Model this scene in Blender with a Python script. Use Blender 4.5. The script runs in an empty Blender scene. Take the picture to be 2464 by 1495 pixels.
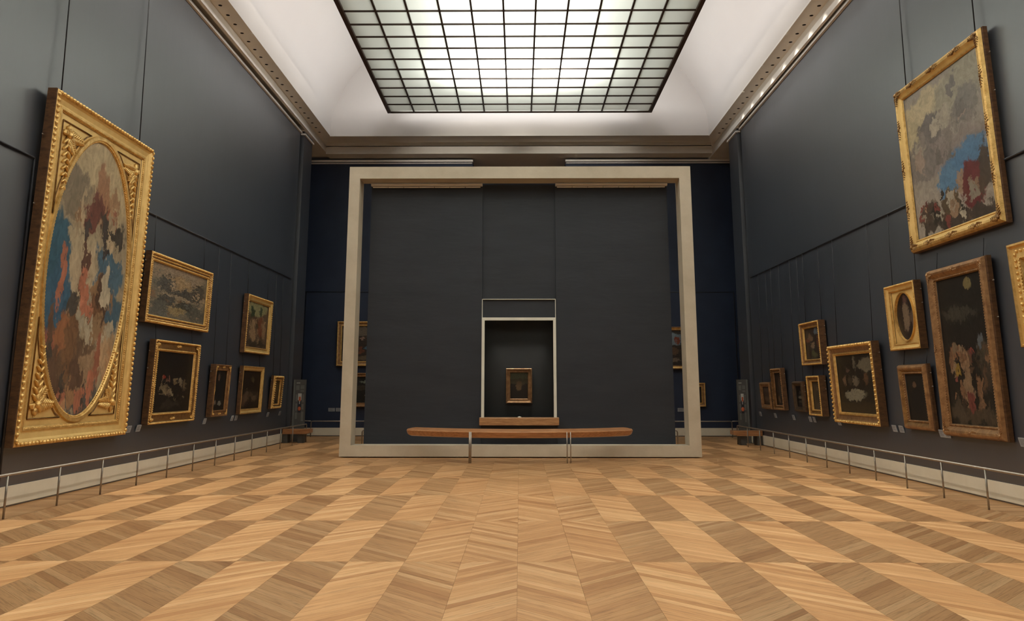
import bpy, math, random
from mathutils import Matrix, Vector
random.seed(7)
sc = bpy.context.scene
COL = sc.collection

# ------------------------------------------------------------------ camera
EYE = Vector((0, 0, 1.95))
FPX, CX, CY = 1930.0, 1232.0, 575.18
RT = Vector((0.99996, 0.00915, 0.00029)); UP = Vector((0.00138, -0.18242, 0.98322)); FW = Vector((-0.00905, 0.98318, 0.18242))
cam = bpy.data.cameras.new('camera'); camo = bpy.data.objects.new('camera', cam); COL.objects.link(camo)
cam.sensor_fit = 'HORIZONTAL'; cam.sensor_width = 36.0
cam.lens = FPX / 2464 * 36.0
cam.shift_y = -(747.5 - CY) / 2464
cam.clip_end = 200
camo.matrix_world = Matrix(((RT.x, UP.x, -FW.x, EYE.x), (RT.y, UP.y, -FW.y, EYE.y), (RT.z, UP.z, -FW.z, EYE.z), (0, 0, 0, 1)))
sc.camera = camo

# ------------------------------------------------------------------ world, exposure
w = bpy.data.worlds.new('world'); sc.world = w; w.use_nodes = True
w.node_tree.nodes['Background'].inputs[0].default_value = (0.02, 0.022, 0.025, 1)
w.node_tree.nodes['Background'].inputs[1].default_value = 0.2
vs = sc.view_settings
vs.view_transform = 'Standard'; vs.look = 'None'; vs.gamma = 1.0; vs.use_curve_mapping = False
vs.exposure = 0.0
sc.cycles.use_denoising = True
sc.cycles.max_bounces = 6; sc.cycles.diffuse_bounces = 3; sc.cycles.glossy_bounces = 2
sc.cycles.adaptive_threshold = 0.1
sc.cycles.transmission_bounces = 4; sc.cycles.transparent_max_bounces = 6

# ------------------------------------------------------------------ ceiling lamps and added fills
HS = 12.70                       # height of the glass ceiling
SKX0, SKX1, SKY1 = -5.235, 5.27, 30.47
LAMP_K = 1.0
def area(name, loc, sx, sy, power, rot=(0, 0, 0), col=(1, 0.95, 0.88), spread=180):
    l = bpy.data.lights.new(name, 'AREA'); l.shape = 'RECTANGLE'; l.size = sx; l.size_y = sy
    l.energy = power * LAMP_K; l.color = col; l.spread = math.radians(spread)
    o = bpy.data.objects.new(name, l); COL.objects.link(o); o.location = loc; o.rotation_euler = rot
    return o
# lamp banks in the attic above the frosted panes (they shine down on the panes)
area('attic_lamp_bank', (0, 11.2, 14.3), 4.4, 33.0, 1800, col=(1, 0.97, 0.93))
for yy in (26.2, 16.6, 7.0, -2.0):
    area('attic_lamp_cluster', (0, yy, 13.75), 4.4, 0.9, 300, col=(1, 0.97, 0.92))
# added fills along the edges of the glass ceiling, brightening the white vault
for s in (-1, 1):
    area('vault_fill', (s * 5.1, 13.5, 13.05), 0.5, 34.0, 400, (0, s * math.radians(-120), 0), (1, 0.965, 0.94))
area('vault_fill_end', (0, 30.15, 13.05), 9.5, 0.4, 70, (math.radians(115), 0, 0), (1, 0.965, 0.94))
# fill spots added at the ledge openings to brighten floor, frames and beams
SPOT_W = 160.0
CROSS_W = 850.0
def spot(loc, tgt, power, cone=124, blend=1.0, col=(1, 0.90, 0.76)):
    l = bpy.data.lights.new('ledge_fill', 'SPOT'); l.energy = power * LAMP_K; l.color = col
    l.spot_size = math.radians(cone); l.spot_blend = blend; l.shadow_soft_size = 0.04
    o = bpy.data.objects.new('ledge_fill', l); COL.objects.link(o); o.location = loc
    o.rotation_euler = (Vector(tgt) - Vector(loc)).to_track_quat('-Z', 'Y').to_euler()
    return o

# ------------------------------------------------------------------ material helpers
def nt(name):
    m = bpy.data.materials.new(name); m.use_nodes = True
    t = m.node_tree; t.nodes.clear()
    out = t.nodes.new('ShaderNodeOutputMaterial')
    return m, t, out
def N(t, kind, **kw):
    n = t.nodes.new(kind)
    for k, v in kw.items():
        if k.startswith('i_'):
            key = k[2:]; key = int(key) if key.isdigit() else key.replace('_', ' ')
            n.inputs[key].default_value = v
        else: setattr(n, k, v)
    return n
def lk(t, a, b): t.links.new(a, b)
def c4(c): return (c[0], c[1], c[2], 1)
def ramp(t, fac, stops):
    r = t.nodes.new('ShaderNodeValToRGB')
    while len(r.color_ramp.elements) < len(stops): r.color_ramp.elements.new(0.5)
    for e, (p_, c) in zip(r.color_ramp.elements, stops): e.position = p_; e.color = c4(c)
    lk(t, fac, r.inputs[0]); return r.outputs[0]
def mixc(t, fac, a, b, mode='MIX'):
    m = t.nodes.new('ShaderNodeMix'); m.data_type = 'RGBA'; m.blend_type = mode
    for val, sock in ((fac, m.inputs[0]), (a, m.inputs[6]), (b, m.inputs[7])):
        if hasattr(val, 'links'): lk(t, val, sock)
        elif isinstance(val, (int, float)): sock.default_value = val
        else: sock.default_value = c4(val)
    return m.outputs[2]
def noisy(name, c0, c1, rough=0.6, scale=3.0, stretch=(1, 1, 1), metallic=0.0, spec=0.5, bump=0.0, bscale=30, coat=0.0, coord='Object', detail=6):
    m, t, out = nt(name)
    tc = N(t, 'ShaderNodeTexCoord'); mp = N(t, 'ShaderNodeMapping'); mp.inputs['Scale'].default_value = stretch
    lk(t, tc.outputs[coord], mp.inputs[0])
    n = N(t, 'ShaderNodeTexNoise', i_Scale=scale, i_Detail=detail, i_Roughness=0.62); lk(t, mp.outputs[0], n.inputs['Vector'])
    col = ramp(t, n.outputs[0], [(0.3, c0), (0.7, c1)])
    b = N(t, 'ShaderNodeBsdfPrincipled', i_Roughness=rough, i_Metallic=metallic)
    b.inputs['Specular IOR Level'].default_value = spec
    b.inputs['Coat Weight'].default_value = coat; b.inputs['Coat Roughness'].default_value = 0.25
    lk(t, col, b.inputs['Base Color'])
    if bump:
        n2 = N(t, 'ShaderNodeTexNoise', i_Scale=bscale, i_Detail=4.0); lk(t, mp.outputs[0], n2.inputs['Vector'])
        bp = N(t, 'ShaderNodeBump', i_Strength=bump, i_Distance=0.02); lk(t, n2.outputs[0], bp.inputs['Height']); lk(t, bp.outputs[0], b.inputs['Normal'])
    lk(t, b.outputs[0], out.inputs[0])
    return m
M = {}
M['navy'] = noisy('navy_wall_paint', (0.015, 0.0215, 0.036), (0.022, 0.029, 0.046), 0.43, 0.7, (1, 1, 0.35), spec=1.0, bump=0.12, bscale=6)
M['navy'].node_tree.nodes['Principled BSDF'].inputs['IOR'].default_value = 1.85
M['navy_flat'] = noisy('charcoal_wall_paint', (0.018, 0.0215, 0.029), (0.025, 0.029, 0.038), 0.55, 1.2, (0.5, 1, 2.2), spec=0.4, bump=0.2, bscale=5)
M['navy_back'] = noisy('deep_blue_wall_paint', (0.013, 0.022, 0.050), (0.019, 0.031, 0.065), 0.5, 0.8, spec=0.5)
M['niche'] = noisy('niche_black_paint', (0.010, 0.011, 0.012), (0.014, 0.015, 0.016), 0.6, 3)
M['stone'] = noisy('beige_stone', (0.455, 0.395, 0.30), (0.55, 0.485, 0.38), 0.6, 1.6, spec=0.4, bump=0.15, bscale=9)
M['stone_base'] = noisy('beige_skirting_stone', (0.66, 0.60, 0.48), (0.73, 0.67, 0.55), 0.55, 2.0)
M['white'] = noisy('vault_white_paint', (0.78, 0.755, 0.735), (0.80, 0.775, 0.755), 0.85, 0.4)
M['cream'] = noisy('cream_enamel', (0.84, 0.82, 0.79), (0.88, 0.86, 0.83), 0.45, 3)
M['beam'] = noisy('pale_beam_stone', (0.83, 0.81, 0.76), (0.90, 0.88, 0.83), 0.6, 1.4, spec=0.4)
M['vwhite'] = noisy('vitrine_frame_paint', (0.62, 0.62, 0.54), (0.68, 0.68, 0.60), 0.4, 3)
M['bronze'] = noisy('brown_metal', (0.052, 0.030, 0.020), (0.068, 0.040, 0.027), 0.5, 4, spec=0.4)
M['steel'] = noisy('brushed_steel', (0.30, 0.26, 0.22), (0.38, 0.34, 0.29), 0.38, 8, (1, 1, 0.2), metallic=0.75)
M['black'] = noisy('black_paint', (0.010, 0.010, 0.012), (0.014, 0.014, 0.016), 0.6, 4)
M['cablem'] = noisy('dark_cable', (0.008, 0.009, 0.012), (0.012, 0.013, 0.016), 0.6, 4)
M['railm'] = noisy('navy_painted_tube', (0.016, 0.018, 0.026), (0.024, 0.027, 0.036), 0.4, 4)
M['plate'] = noisy('caption_plate', (0.26, 0.28, 0.31), (0.34, 0.36, 0.39), 0.5, 60)
M['platetext'] = noisy('caption_print', (0.08, 0.085, 0.10), (0.14, 0.15, 0.17), 0.6, 90)
M['totem'] = noisy('grey_panel_print', (0.078, 0.077, 0.072), (0.095, 0.093, 0.088), 0.45, 3)
M['totem_edge'] = noisy('grey_panel_edge', (0.12, 0.125, 0.115), (0.15, 0.155, 0.145), 0.45, 3)
M['ink'] = noisy('grey_print', (0.19, 0.19, 0.18), (0.24, 0.24, 0.225), 0.6, 70)
M['inkw'] = noisy('white_print', (0.45, 0.45, 0.42), (0.5, 0.5, 0.47), 0.6, 3)
M['inkr'] = noisy('orange_print', (0.45, 0.08, 0.03), (0.5, 0.14, 0.05), 0.6, 20)
M['inkk'] = noisy('black_print', (0.012, 0.014, 0.022), (0.02, 0.02, 0.03), 0.6, 20)
M['wood_red'] = noisy('varnished_reddish_wood', (0.25, 0.098, 0.036), (0.52, 0.255, 0.108), 0.33, 2.2, (1.2, 12, 16), spec=0.5, coat=0.3)
M['wood_pale'] = noisy('varnished_oak_shelf', (0.24, 0.105, 0.04), (0.52, 0.28, 0.125), 0.4, 2.2, (1.6, 14, 18), coat=0.2)
def gold(name, a, b, rough=0.38, metal=0.65, sc_=9, bump=0.3):
    return noisy(name, a, b, rough, sc_, metallic=metal, spec=0.5, bump=bump, bscale=45, detail=8)
M['gold'] = gold('gilding_bright', (0.58, 0.33, 0.09), (0.90, 0.62, 0.24))
M['gold_flat'] = gold('gilding_matt', (0.70, 0.46, 0.16), (0.86, 0.60, 0.23), 0.5, 0.35, 3, 0.05)
M['gold_dark'] = gold('gilding_worn', (0.13, 0.06, 0.022), (0.36, 0.20, 0.065), 0.45, 0.5)
M['gold_brown'] = gold('bronze_brown_gilding', (0.20, 0.10, 0.045), (0.44, 0.25, 0.11), 0.42, 0.5)
M['gold_side'] = noisy('frame_side_bole', (0.055, 0.026, 0.013), (0.15, 0.075, 0.032), 0.6, 6, (1, 1, 3), spec=0.3)
M['dark_frame'] = gold('dark_carved_wood', (0.035, 0.022, 0.014), (0.12, 0.075, 0.04), 0.45, 0.3)

# frosted glass: light passes through and is scattered
m, t, out = nt('frosted_glass')
tl = N(t, 'ShaderNodeBsdfTranslucent', i_Color=(0.80, 0.86, 0.80, 1)); df = N(t, 'ShaderNodeBsdfDiffuse', i_Color=(0.68, 0.74, 0.69, 1))
gl = N(t, 'ShaderNodeBsdfGlossy', i_Roughness=0.25, i_Color=(1, 1, 1, 1))
ms = N(t, 'ShaderNodeMixShader', i_0=0.25); lk(t, tl.outputs[0], ms.inputs[1]); lk(t, df.outputs[0], ms.inputs[2])
m2 = N(t, 'ShaderNodeMixShader', i_0=0.03); lk(t, ms.outputs[0], m2.inputs[1]); lk(t, gl.outputs[0], m2.inputs[2])
lk(t, m2.outputs[0], out.inputs[0]); M['frost'] = m
# clear glass
m, t, out = nt('clear_glass')
tr = N(t, 'ShaderNodeBsdfTransparent', i_Color=(0.93, 0.95, 0.95, 1)); gl = N(t, 'ShaderNodeBsdfGlossy', i_Roughness=0.02)
fr = N(t, 'ShaderNodeFresnel', i_IOR=1.35)
ms = N(t, 'ShaderNodeMixShader'); lk(t, fr.outputs[0], ms.inputs[0]); lk(t, tr.outputs[0], ms.inputs[1]); lk(t, gl.outputs[0], ms.inputs[2])
lk(t, ms.outputs[0], out.inputs[0]); M['glass'] = m

# oak parquet with the sheen of its fibres (anisotropic along each plank)
m, t, out = nt('oak_parquet')
uv = N(t, 'ShaderNodeUVMap'); uv.uv_map = 'UVMap'
oi = N(t, 'ShaderNodeObjectInfo'); geo = N(t, 'ShaderNodeNewGeometry')
ad = N(t, 'ShaderNodeMath', operation='ADD'); lk(t, oi.outputs['Random'], ad.inputs[0]); lk(t, geo.outputs['Random Per Island'], ad.inputs[1])
frc = N(t, 'ShaderNodeMath', operation='FRACT'); lk(t, ad.outputs[0], frc.inputs[0])
mul = N(t, 'ShaderNodeMath', operation='MULTIPLY', i_1=137.0); lk(t, frc.outputs[0], mul.inputs[0])
cmb = N(t, 'ShaderNodeCombineXYZ'); lk(t, mul.outputs[0], cmb.inputs[2]); lk(t, mul.outputs[0], cmb.inputs[0])
va = N(t, 'ShaderNodeVectorMath', operation='ADD'); lk(t, uv.outputs[0], va.inputs[0]); lk(t, cmb.outputs[0], va.inputs[1])
mp = N(t, 'ShaderNodeMapping'); mp.inputs['Scale'].default_value = (2.0, 26.0, 1.0); lk(t, va.outputs[0], mp.inputs[0])
n1 = N(t, 'ShaderNodeTexNoise', i_Scale=1.0, i_Detail=6.0, i_Roughness=0.65, i_Distortion=0.9); lk(t, mp.outputs[0], n1.inputs['Vector'])
mp2 = N(t, 'ShaderNodeMapping'); mp2.inputs['Scale'].default_value = (3.0, 110.0, 1.0); lk(t, va.outputs[0], mp2.inputs[0])
n2 = N(t, 'ShaderNodeTexNoise', i_Scale=1.0, i_Detail=3.0); lk(t, mp2.outputs[0], n2.inputs['Vector'])
base = ramp(t, frc.outputs[0], [(0.0, (0.46, 0.232, 0.095)), (0.18, (0.56, 0.305, 0.135)), (0.72, (0.63, 0.362, 0.168)), (1.0, (0.71, 0.445, 0.225))])
grain = ramp(t, n1.outputs[0], [(0.30, (0.66, 0.62, 0.58)), (0.48, (0.97, 0.97, 0.97)), (0.75, (1.06, 1.06, 1.06))])
fine = ramp(t, n2.outputs[0], [(0.33, (0.86, 0.84, 0.82)), (0.5, (1, 1, 1))])
colw = mixc(t, 1.0, mixc(t, 1.0, base, grain, 'MULTIPLY'), fine, 'MULTIPLY')
tg = N(t, 'ShaderNodeTangent', direction_type='UV_MAP'); tg.uv_map = 'UVMap'
pb = N(t, 'ShaderNodeBsdfPrincipled', i_Roughness=0.5); pb.inputs['Specular IOR Level'].default_value = 0.35
pb.inputs['Coat Weight'].default_value = 0.35; pb.inputs['Coat Roughness'].default_value = 0.30; pb.inputs['Coat IOR'].default_value = 1.35
lk(t, colw, pb.inputs['Base Color'])
ga = N(t, 'ShaderNodeBsdfAnisotropic' if hasattr(bpy.types, 'ShaderNodeBsdfAnisotropic') else 'ShaderNodeBsdfGlossy', i_Roughness=0.62, i_Anisotropy=0.85)
lk(t, mixc(t, 1.0, colw, (1.12, 1.12, 1.12), 'MULTIPLY'), ga.inputs['Color']); lk(t, tg.outputs[0], ga.inputs['Tangent'])
ms = N(t, 'ShaderNodeMixShader', i_0=0.36); lk(t, pb.outputs[0], ms.inputs[1]); lk(t, ga.outputs[0], ms.inputs[2])
lk(t, ms.outputs[0], out.inputs[0]); M['oak'] = m
M['subfloor'] = noisy('dark_joint', (0.10, 0.055, 0.025), (0.13, 0.07, 0.03), 0.8, 5)

# ------------------------------------------------------------------ mesh helpers
class MB:
    def __init__(s): s.v = []; s.f = []; s.sm = []
    def poly(s, pts, smooth=False):
        b = len(s.v); s.v += [tuple(p_) for p_ in pts]; s.f.append(tuple(range(b, b + len(pts)))); s.sm.append(smooth)
    def box(s, x0, x1, y0, y1, z0, z1):
        b = len(s.v)
        s.v += [(x, y, z) for z in (z0, z1) for y in (y0, y1) for x in (x0, x1)]
        for f in ((0, 2, 3, 1), (4, 5, 7, 6), (0, 1, 5, 4), (2, 6, 7, 3), (0, 4, 6, 2), (1, 3, 7, 5)):
            s.f.append(tuple(b + i for i in f)); s.sm.append(False)
        return s
    def rings(s, rings, closed=True, caps=(False, False), smooth=False):
        b = len(s.v); n = len(rings[0])
        for r in rings: s.v += [tuple(p_) for p_ in r]
        for i in range(len(rings) - 1):
            for j in range(n if closed else n - 1):
                k = (j + 1) % n
                s.f.append((b + i * n + j, b + i * n + k, b + (i + 1) * n + k, b + (i + 1) * n + j)); s.sm.append(smooth)
        if caps[0]: s.f.append(tuple(b + j for j in reversed(range(n)))); s.sm.append(False)
        if caps[1]: s.f.append(tuple(b + (len(rings) - 1) * n + j for j in range(n))); s.sm.append(False)
        return s
    def tube(s, path, r, n=8, caps=True):
        path = [Vector(p_) for p_ in path]; rings = []
        for i, p_ in enumerate(path):
            a = path[max(i - 1, 0)]; b = path[min(i + 1, len(path) - 1)]
            d = (b - a).normalized(); ref = Vector((0, 0, 1)) if abs(d.z) < 0.9 else Vector((1, 0, 0))
            u = d.cross(ref).normalized(); v = d.cross(u)
            rings.append([p_ + (u * math.cos(2 * math.pi * k / n) + v * math.sin(2 * math.pi * k / n)) * r for k in range(n)])
        s.rings(rings, True, (caps, caps), True); return s
    def ball(s, c, r, nu=8, nv=5, rot=0.0):
        # r = (rx, ry, rz); local rotation about y
        rings = []; cr, sr = math.cos(rot), math.sin(rot)
        for i in range(nv + 1):
            th = math.pi * i / nv; rr = max(math.sin(th), 0.02)
            ring = []
            for j in range(nu):
                ph = 2 * math.pi * j / nu
                x, y, z = r[0] * rr * math.cos(ph), r[1] * rr * math.sin(ph), r[2] * math.cos(th)
                ring.append((c[0] + x * cr + z * sr, c[1] + y, c[2] - x * sr + z * cr))
            rings.append(ring)
        s.rings(rings, True, (True, True), True); return s
    def mesh(s, name):
        me = bpy.data.meshes.new(name); me.from_pydata(s.v, [], s.f); me.update()
        me.polygons.foreach_set('use_smooth', s.sm); return me
def fix_normals(me):
    import bmesh
    b = bmesh.new(); b.from_mesh(me); bmesh.ops.recalc_face_normals(b, faces=b.faces); b.to_mesh(me); b.free()
def obj(name, mb, mat, parent=None, recalc=True, kind=None):
    me = mb.mesh(name) if isinstance(mb, MB) else mb
    if recalc and isinstance(mb, MB): fix_normals(me)
    if mat is not None and not me.materials: me.materials.append(M[mat] if isinstance(mat, str) else mat)
    o = bpy.data.objects.new(name, me); COL.objects.link(o)
    if parent is not None: o.parent = parent
    if kind: o['kind'] = kind
    return o
def world_child(o, parent):
    o.parent = parent; o.matrix_parent_inverse = parent.matrix_basis.inverted()
def thing(name, label, cat, loc=(0, 0, 0), rot=(0, 0, 0), group=None):
    o = bpy.data.objects.new(name, None); COL.objects.link(o); o.empty_display_size = 0.2
    o.location = loc; o.rotation_euler = rot; o['label'] = label; o['category'] = cat
    if group: o['group'] = group
    return o
def struct(name, mb, mat, parent=None, recalc=True):
    o = obj(name, mb, mat, parent, recalc)
    if parent is None: o['kind'] = 'structure'
    return o
def box(x0, x1, y0, y1, z0, z1): return MB().box(x0, x1, y0, y1, z0, z1)

WL, WR = -8.525, 8.40          # faces of the side walls
YL, YR = 29.9, 29.2            # where they end
YB, YN = 33.6, -6.0            # back wall, wall behind the camera
TOP = 11.66
TOPL = 11.82

# ------------------------------------------------------------------ floor of oak planks
def proj(P):
    d = Vector(P) - EYE; z = d.dot(FW)
    if z < 0.3: return None
    return CX + FPX * d.dot(RT) / z, CY - FPX * d.dot(UP) / z
flo = struct('floor', box(-10.7, 10.7, YN - 0.2, 36.2, -0.20, -0.012), 'subfloor')
CW, CD, X0, Y0 = 0.6425, 2.861, -0.025, 9.644
PITCH = CD / 20.0
def clip(poly, a, b, c):        # keep a*x+b*y<=c
    o = []
    for i in range(len(poly)):
        p_, q = poly[i], poly[(i + 1) % len(poly)]
        dp, dq = a * p_[0] + b * p_[1] - c, a * q[0] + b * q[1] - c
        if dp <= 0: o.append(p_)
        if (dp < 0) != (dq < 0) and abs(dp - dq) > 1e-12:
            k = dp / (dp - dq); o.append((p_[0] + k * (q[0] - p_[0]), p_[1] + k * (q[1] - p_[1])))
    return o
def inset(poly, g):
    n = len(poly); res = poly
    cx = sum(p_[0] for p_ in poly) / n; cy = sum(p_[1] for p_ in poly) / n
    for i in range(n):
        p_, q = poly[i], poly[(i + 1) % n]
        ex, ey = q[0] - p_[0], q[1] - p_[1]; L = math.hypot(ex, ey)
        if L < 1e-6: continue
        a, b = ey / L, -ex / L
        c = a * p_[0] + b * p_[1]
        if a * cx + b * cy > c: a, b, c = -a, -b, -c
        res = clip(res, a, b, c - g)
        if len(res) < 3: return []
    return res
planks = []
r0, r1 = math.floor((YN - Y0) / CD), math.ceil((YB + 0.2 - Y0) / CD)
for c_ in range(-16, 16):
    xa = X0 + c_ * CW; xb = xa + CW
    for r_ in range(r0, r1):
        ya = Y0 + r_ * CD; yb = ya + CD
        if (xb < WL - 0.3 or xa > WR + 0.3) and ya < 26.5: continue
        if ya < 29.0 and (c_ < -12 or c_ >= 12): continue
        s = 1 if (c_ + r_) % 2 == 0 else -1
        off = 0.0
        k0 = math.floor((-CW) / PITCH) - 1
        for k in range(k0, 23):
            yl = ya + k * PITCH + (0 if s > 0 else CW)     # height of lower edge at xa
            yl2 = yl + s * CW
            pl = [(xa, yl), (xb, yl2), (xb, yl2 + PITCH), (xa, yl + PITCH)]
            full = min(yl, yl2) >= ya - 1e-6 and max(yl, yl2) + PITCH <= yb + 1e-6
            if not full:
                pl = clip(clip(pl, 0, -1, -ya), 0, 1, yb)
                if len(pl) < 3: continue
                ar = abs(sum(pl[i][0] * pl[(i + 1) % len(pl)][1] - pl[(i + 1) % len(pl)][0] * pl[i][1] for i in range(len(pl)))) / 2
                if ar < 1e-4: continue
            planks.append((pl, s, full))
for xa, xb in ((WL - 0.1, X0 - 12 * CW), (X0 + 12 * CW, WR + 0.1)):      # plain border along the walls
    y = YN
    while y < Y0 + 7 * CD - 0.01:
        y2 = min(y + 0.14, Y0 + 7 * CD)
        planks.append(([(xa, y), (xb, y), (xb, y2), (xa, y2)], 0, False)); y = y2
def parea(pl):
    q = [proj((x, y, 0)) for x, y in pl]
    if any(v is None for v in q): return 0
    mx = sum(v[0] for v in q) / len(q); my = sum(v[1] for v in q) / len(q)
    if not (-10 < mx < 2474 and my < 1500): return 0
    return abs(sum(q[i][0] * q[(i + 1) % len(q)][1] - q[(i + 1) % len(q)][0] * q[i][1] for i in range(len(q)))) / 2
order = sorted(range(len(planks)), key=lambda i: -parea(planks[i][0]))
single = set(order[:300])
GAP = 0.0009
def plank_geo(pl, s, ox=0, oy=0):
    q = inset(pl, GAP)
    if len(q) < 3: return None
    top = [(x - ox, y - oy, 0.0) for x, y in q]; bot = [(x - ox, y - oy, -0.012) for x, y in q]
    return top, bot
def uvc(x, y, s):
    if s == 0: return (x, y)
    d = 0.7071
    return (x * d + y * d * s, -x * d * s + y * d)
def add_plank(V, F, UV, pl, s, ox=0, oy=0):
    g = plank_geo(pl, s, ox, oy)
    if not g: return
    top, bot = g; n = len(top); b = len(V)
    V += top + bot
    ft = tuple(range(b, b + n))
    area2 = sum(top[i][0] * top[(i + 1) % n][1] - top[(i + 1) % n][0] * top[i][1] for i in range(n))
    if area2 < 0: ft = ft[::-1]
    F.append(ft); UV += [uvc(V[i][0], V[i][1], s) for i in ft]
    for i in range(n):
        j = (i + 1) % n
        f = (b + i, b + n + i, b + n + j, b + j)
        if area2 < 0: f = f[::-1]
        F.append(f); UV += [uvc(V[k][0], V[k][1], s) for k in f]
def plank_mesh(name, V, F, UV):
    me = bpy.data.meshes.new(name); me.from_pydata(V, [], F)
    u = me.uv_layers.new(name='UVMap'); u.data.foreach_set('uv', [c for p_ in UV for c in p_])
    me.materials.append(M['oak']); me.update(); return me
shared = {}
V, F, UV = [], [], []
for i, (pl, s, full) in enumerate(planks):
    if i in single:
        ox = sum(p_[0] for p_ in pl) / len(pl); oy = sum(p_[1] for p_ in pl) / len(pl)
        if full and s in shared: me = shared[s]
        else:
            v, f, u_ = [], [], []; add_plank(v, f, u_, pl, s, ox, oy)
            me = plank_mesh('plank', v, f, u_)
            if full: shared[s] = me
        o = obj('plank', me, None, flo); o.location = (ox, oy, 0)
    else: add_plank(V, F, UV, pl, s)
obj('planks_beyond', plank_mesh('planks_beyond', V, F, UV), None, flo, kind='stuff')

# ------------------------------------------------------------------ walls
struct('wall_left', box(WL - 0.25, WL, YN, YL, 0, TOPL), 'navy')
struct('wall_right', box(WR, WR + 0.25, YN, YR, 0, TOP), 'navy')
struct('wall_rear', box(-8.8, 8.7, YN - 0.2, YN, 0, 17.6), 'navy')
wb = MB().box(-10.6, -2.02, YB, YB + 0.2, 0, TOP).box(2.02, 10.6, YB, YB + 0.2, 0, TOP)
wb.box(-2.02, 2.02, 35.6, 35.8, 0, TOP).box(-2.2, -2.02, YB + 0.2, 35.6, 0, TOP).box(2.02, 2.2, YB + 0.2, 35.6, 0, TOP)
struct('wall_back', wb, 'navy_back')
PL, PR = -8.40, 8.28            # inner faces of the two piers
struct('wall_pier_left', box(-8.9, PL, YL + 0.14, 31.25, 0, TOPL), 'navy')
struct('wall_pier_right', box(PR, 8.8, YR + 0.14, 30.55, 0, TOP), 'navy')
struct('wall_wing_left', box(-10.8, -10.6, 29.0, YB + 0.2, 0, TOP).box(-10.6, -8.78, 29.0, 29.2, 0, TOP), 'navy_back')
struct('wall_wing_right', box(10.6, 10.8, 28.6, YB + 0.2, 0, TOP).box(8.66, 10.6, 28.6, 28.8, 0, TOP), 'navy_back')
# skirting of pale stone
BH = 0.335
struct('baseboard_left', box(WL, WL + 0.025, YN, YL, 0.028, BH), 'stone_base')
struct('baseboard_right', box(WR - 0.025, WR, YN, YR, 0.028, BH), 'stone_base')
struct('baseboard_back', MB().box(-10.6, -2.02, YB - 0.025, YB, 0.028, BH).box(2.02, 10.6, YB - 0.025, YB, 0.028, BH), 'stone_base')
struct('baseboard_pier_left', box(PL, PL + 0.02, YL + 0.14, 31.25, 0.028, BH), 'stone_base')
struct('baseboard_pier_right', box(PR - 0.02, PR, YR + 0.14, 30.55, 0.028, BH), 'stone_base')

# beams, ledges with round openings
BL, BR, YE = -8.245, 8.20, 32.9
ZL0, ZL1, ZR0, ZR1, ZE0, ZE1 = 11.82, 12.12, 11.66, 12.04, 11.75, 12.08
INL, INR, INY = -7.755, 7.735, 31.45
bm = MB()
bm.box(BL - 0.10, BL, YN, YL, ZL0, ZL1 + 0.02).box(-9.0, BL - 0.10, YN, YL, ZL0 + 0.25, ZL0 + 0.30); bm.box(-10.8, BL, YL, 36.0, ZL0, ZL1 + 0.02)
bm.box(BR, BR + 0.08, YN, YR, ZR0, ZR1 + 0.02).box(BR + 0.08, 9.0, YN, YR, ZR0 + 0.25, ZR0 + 0.30); bm.box(BR, 10.8, YR, 36.0, ZR0, ZR1 + 0.02)
bm.box(BL, BR, YE, 36.0, ZE0, ZE1 + 0.02)
struct('trim_1', bm, 'beam')
gr = MB()   # grille and sloping soffit at the far end
gr.poly([(BL, YE, ZE1 - 0.01), (BR, YE, ZE1 - 0.01), (BR, YE, 12.25), (BL, YE, 12.25)])
gr.poly([(BL, YE, 12.25), (BR, YE, 12.25), (INR, INY, 12.07), (INL, INY, 12.12)])
gr.poly([(BL, YE, ZL1), (BL, YE, 12.25), (INL, INY, 12.12)]); gr.poly([(BR, YE, ZR1), (BR, YE, 12.25), (INR, INY, 12.07)])
end_soffit = struct('trim_2', gr, 'beam', recalc=False)
sl = MB()
for k in range(150):
    x = BL + 0.08 + k * (BR - BL - 0.16) / 149
    if (k // 6) % 4 != 3: sl.box(x - 0.012, x + 0.012, YE - 0.008, YE, 12.10, 12.24)
obj('grille', sl, 'beam', end_soffit, kind='stuff')
HOLE_Y = [20.11 + 0.5763 * k for k in range(-42, 20)]
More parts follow.
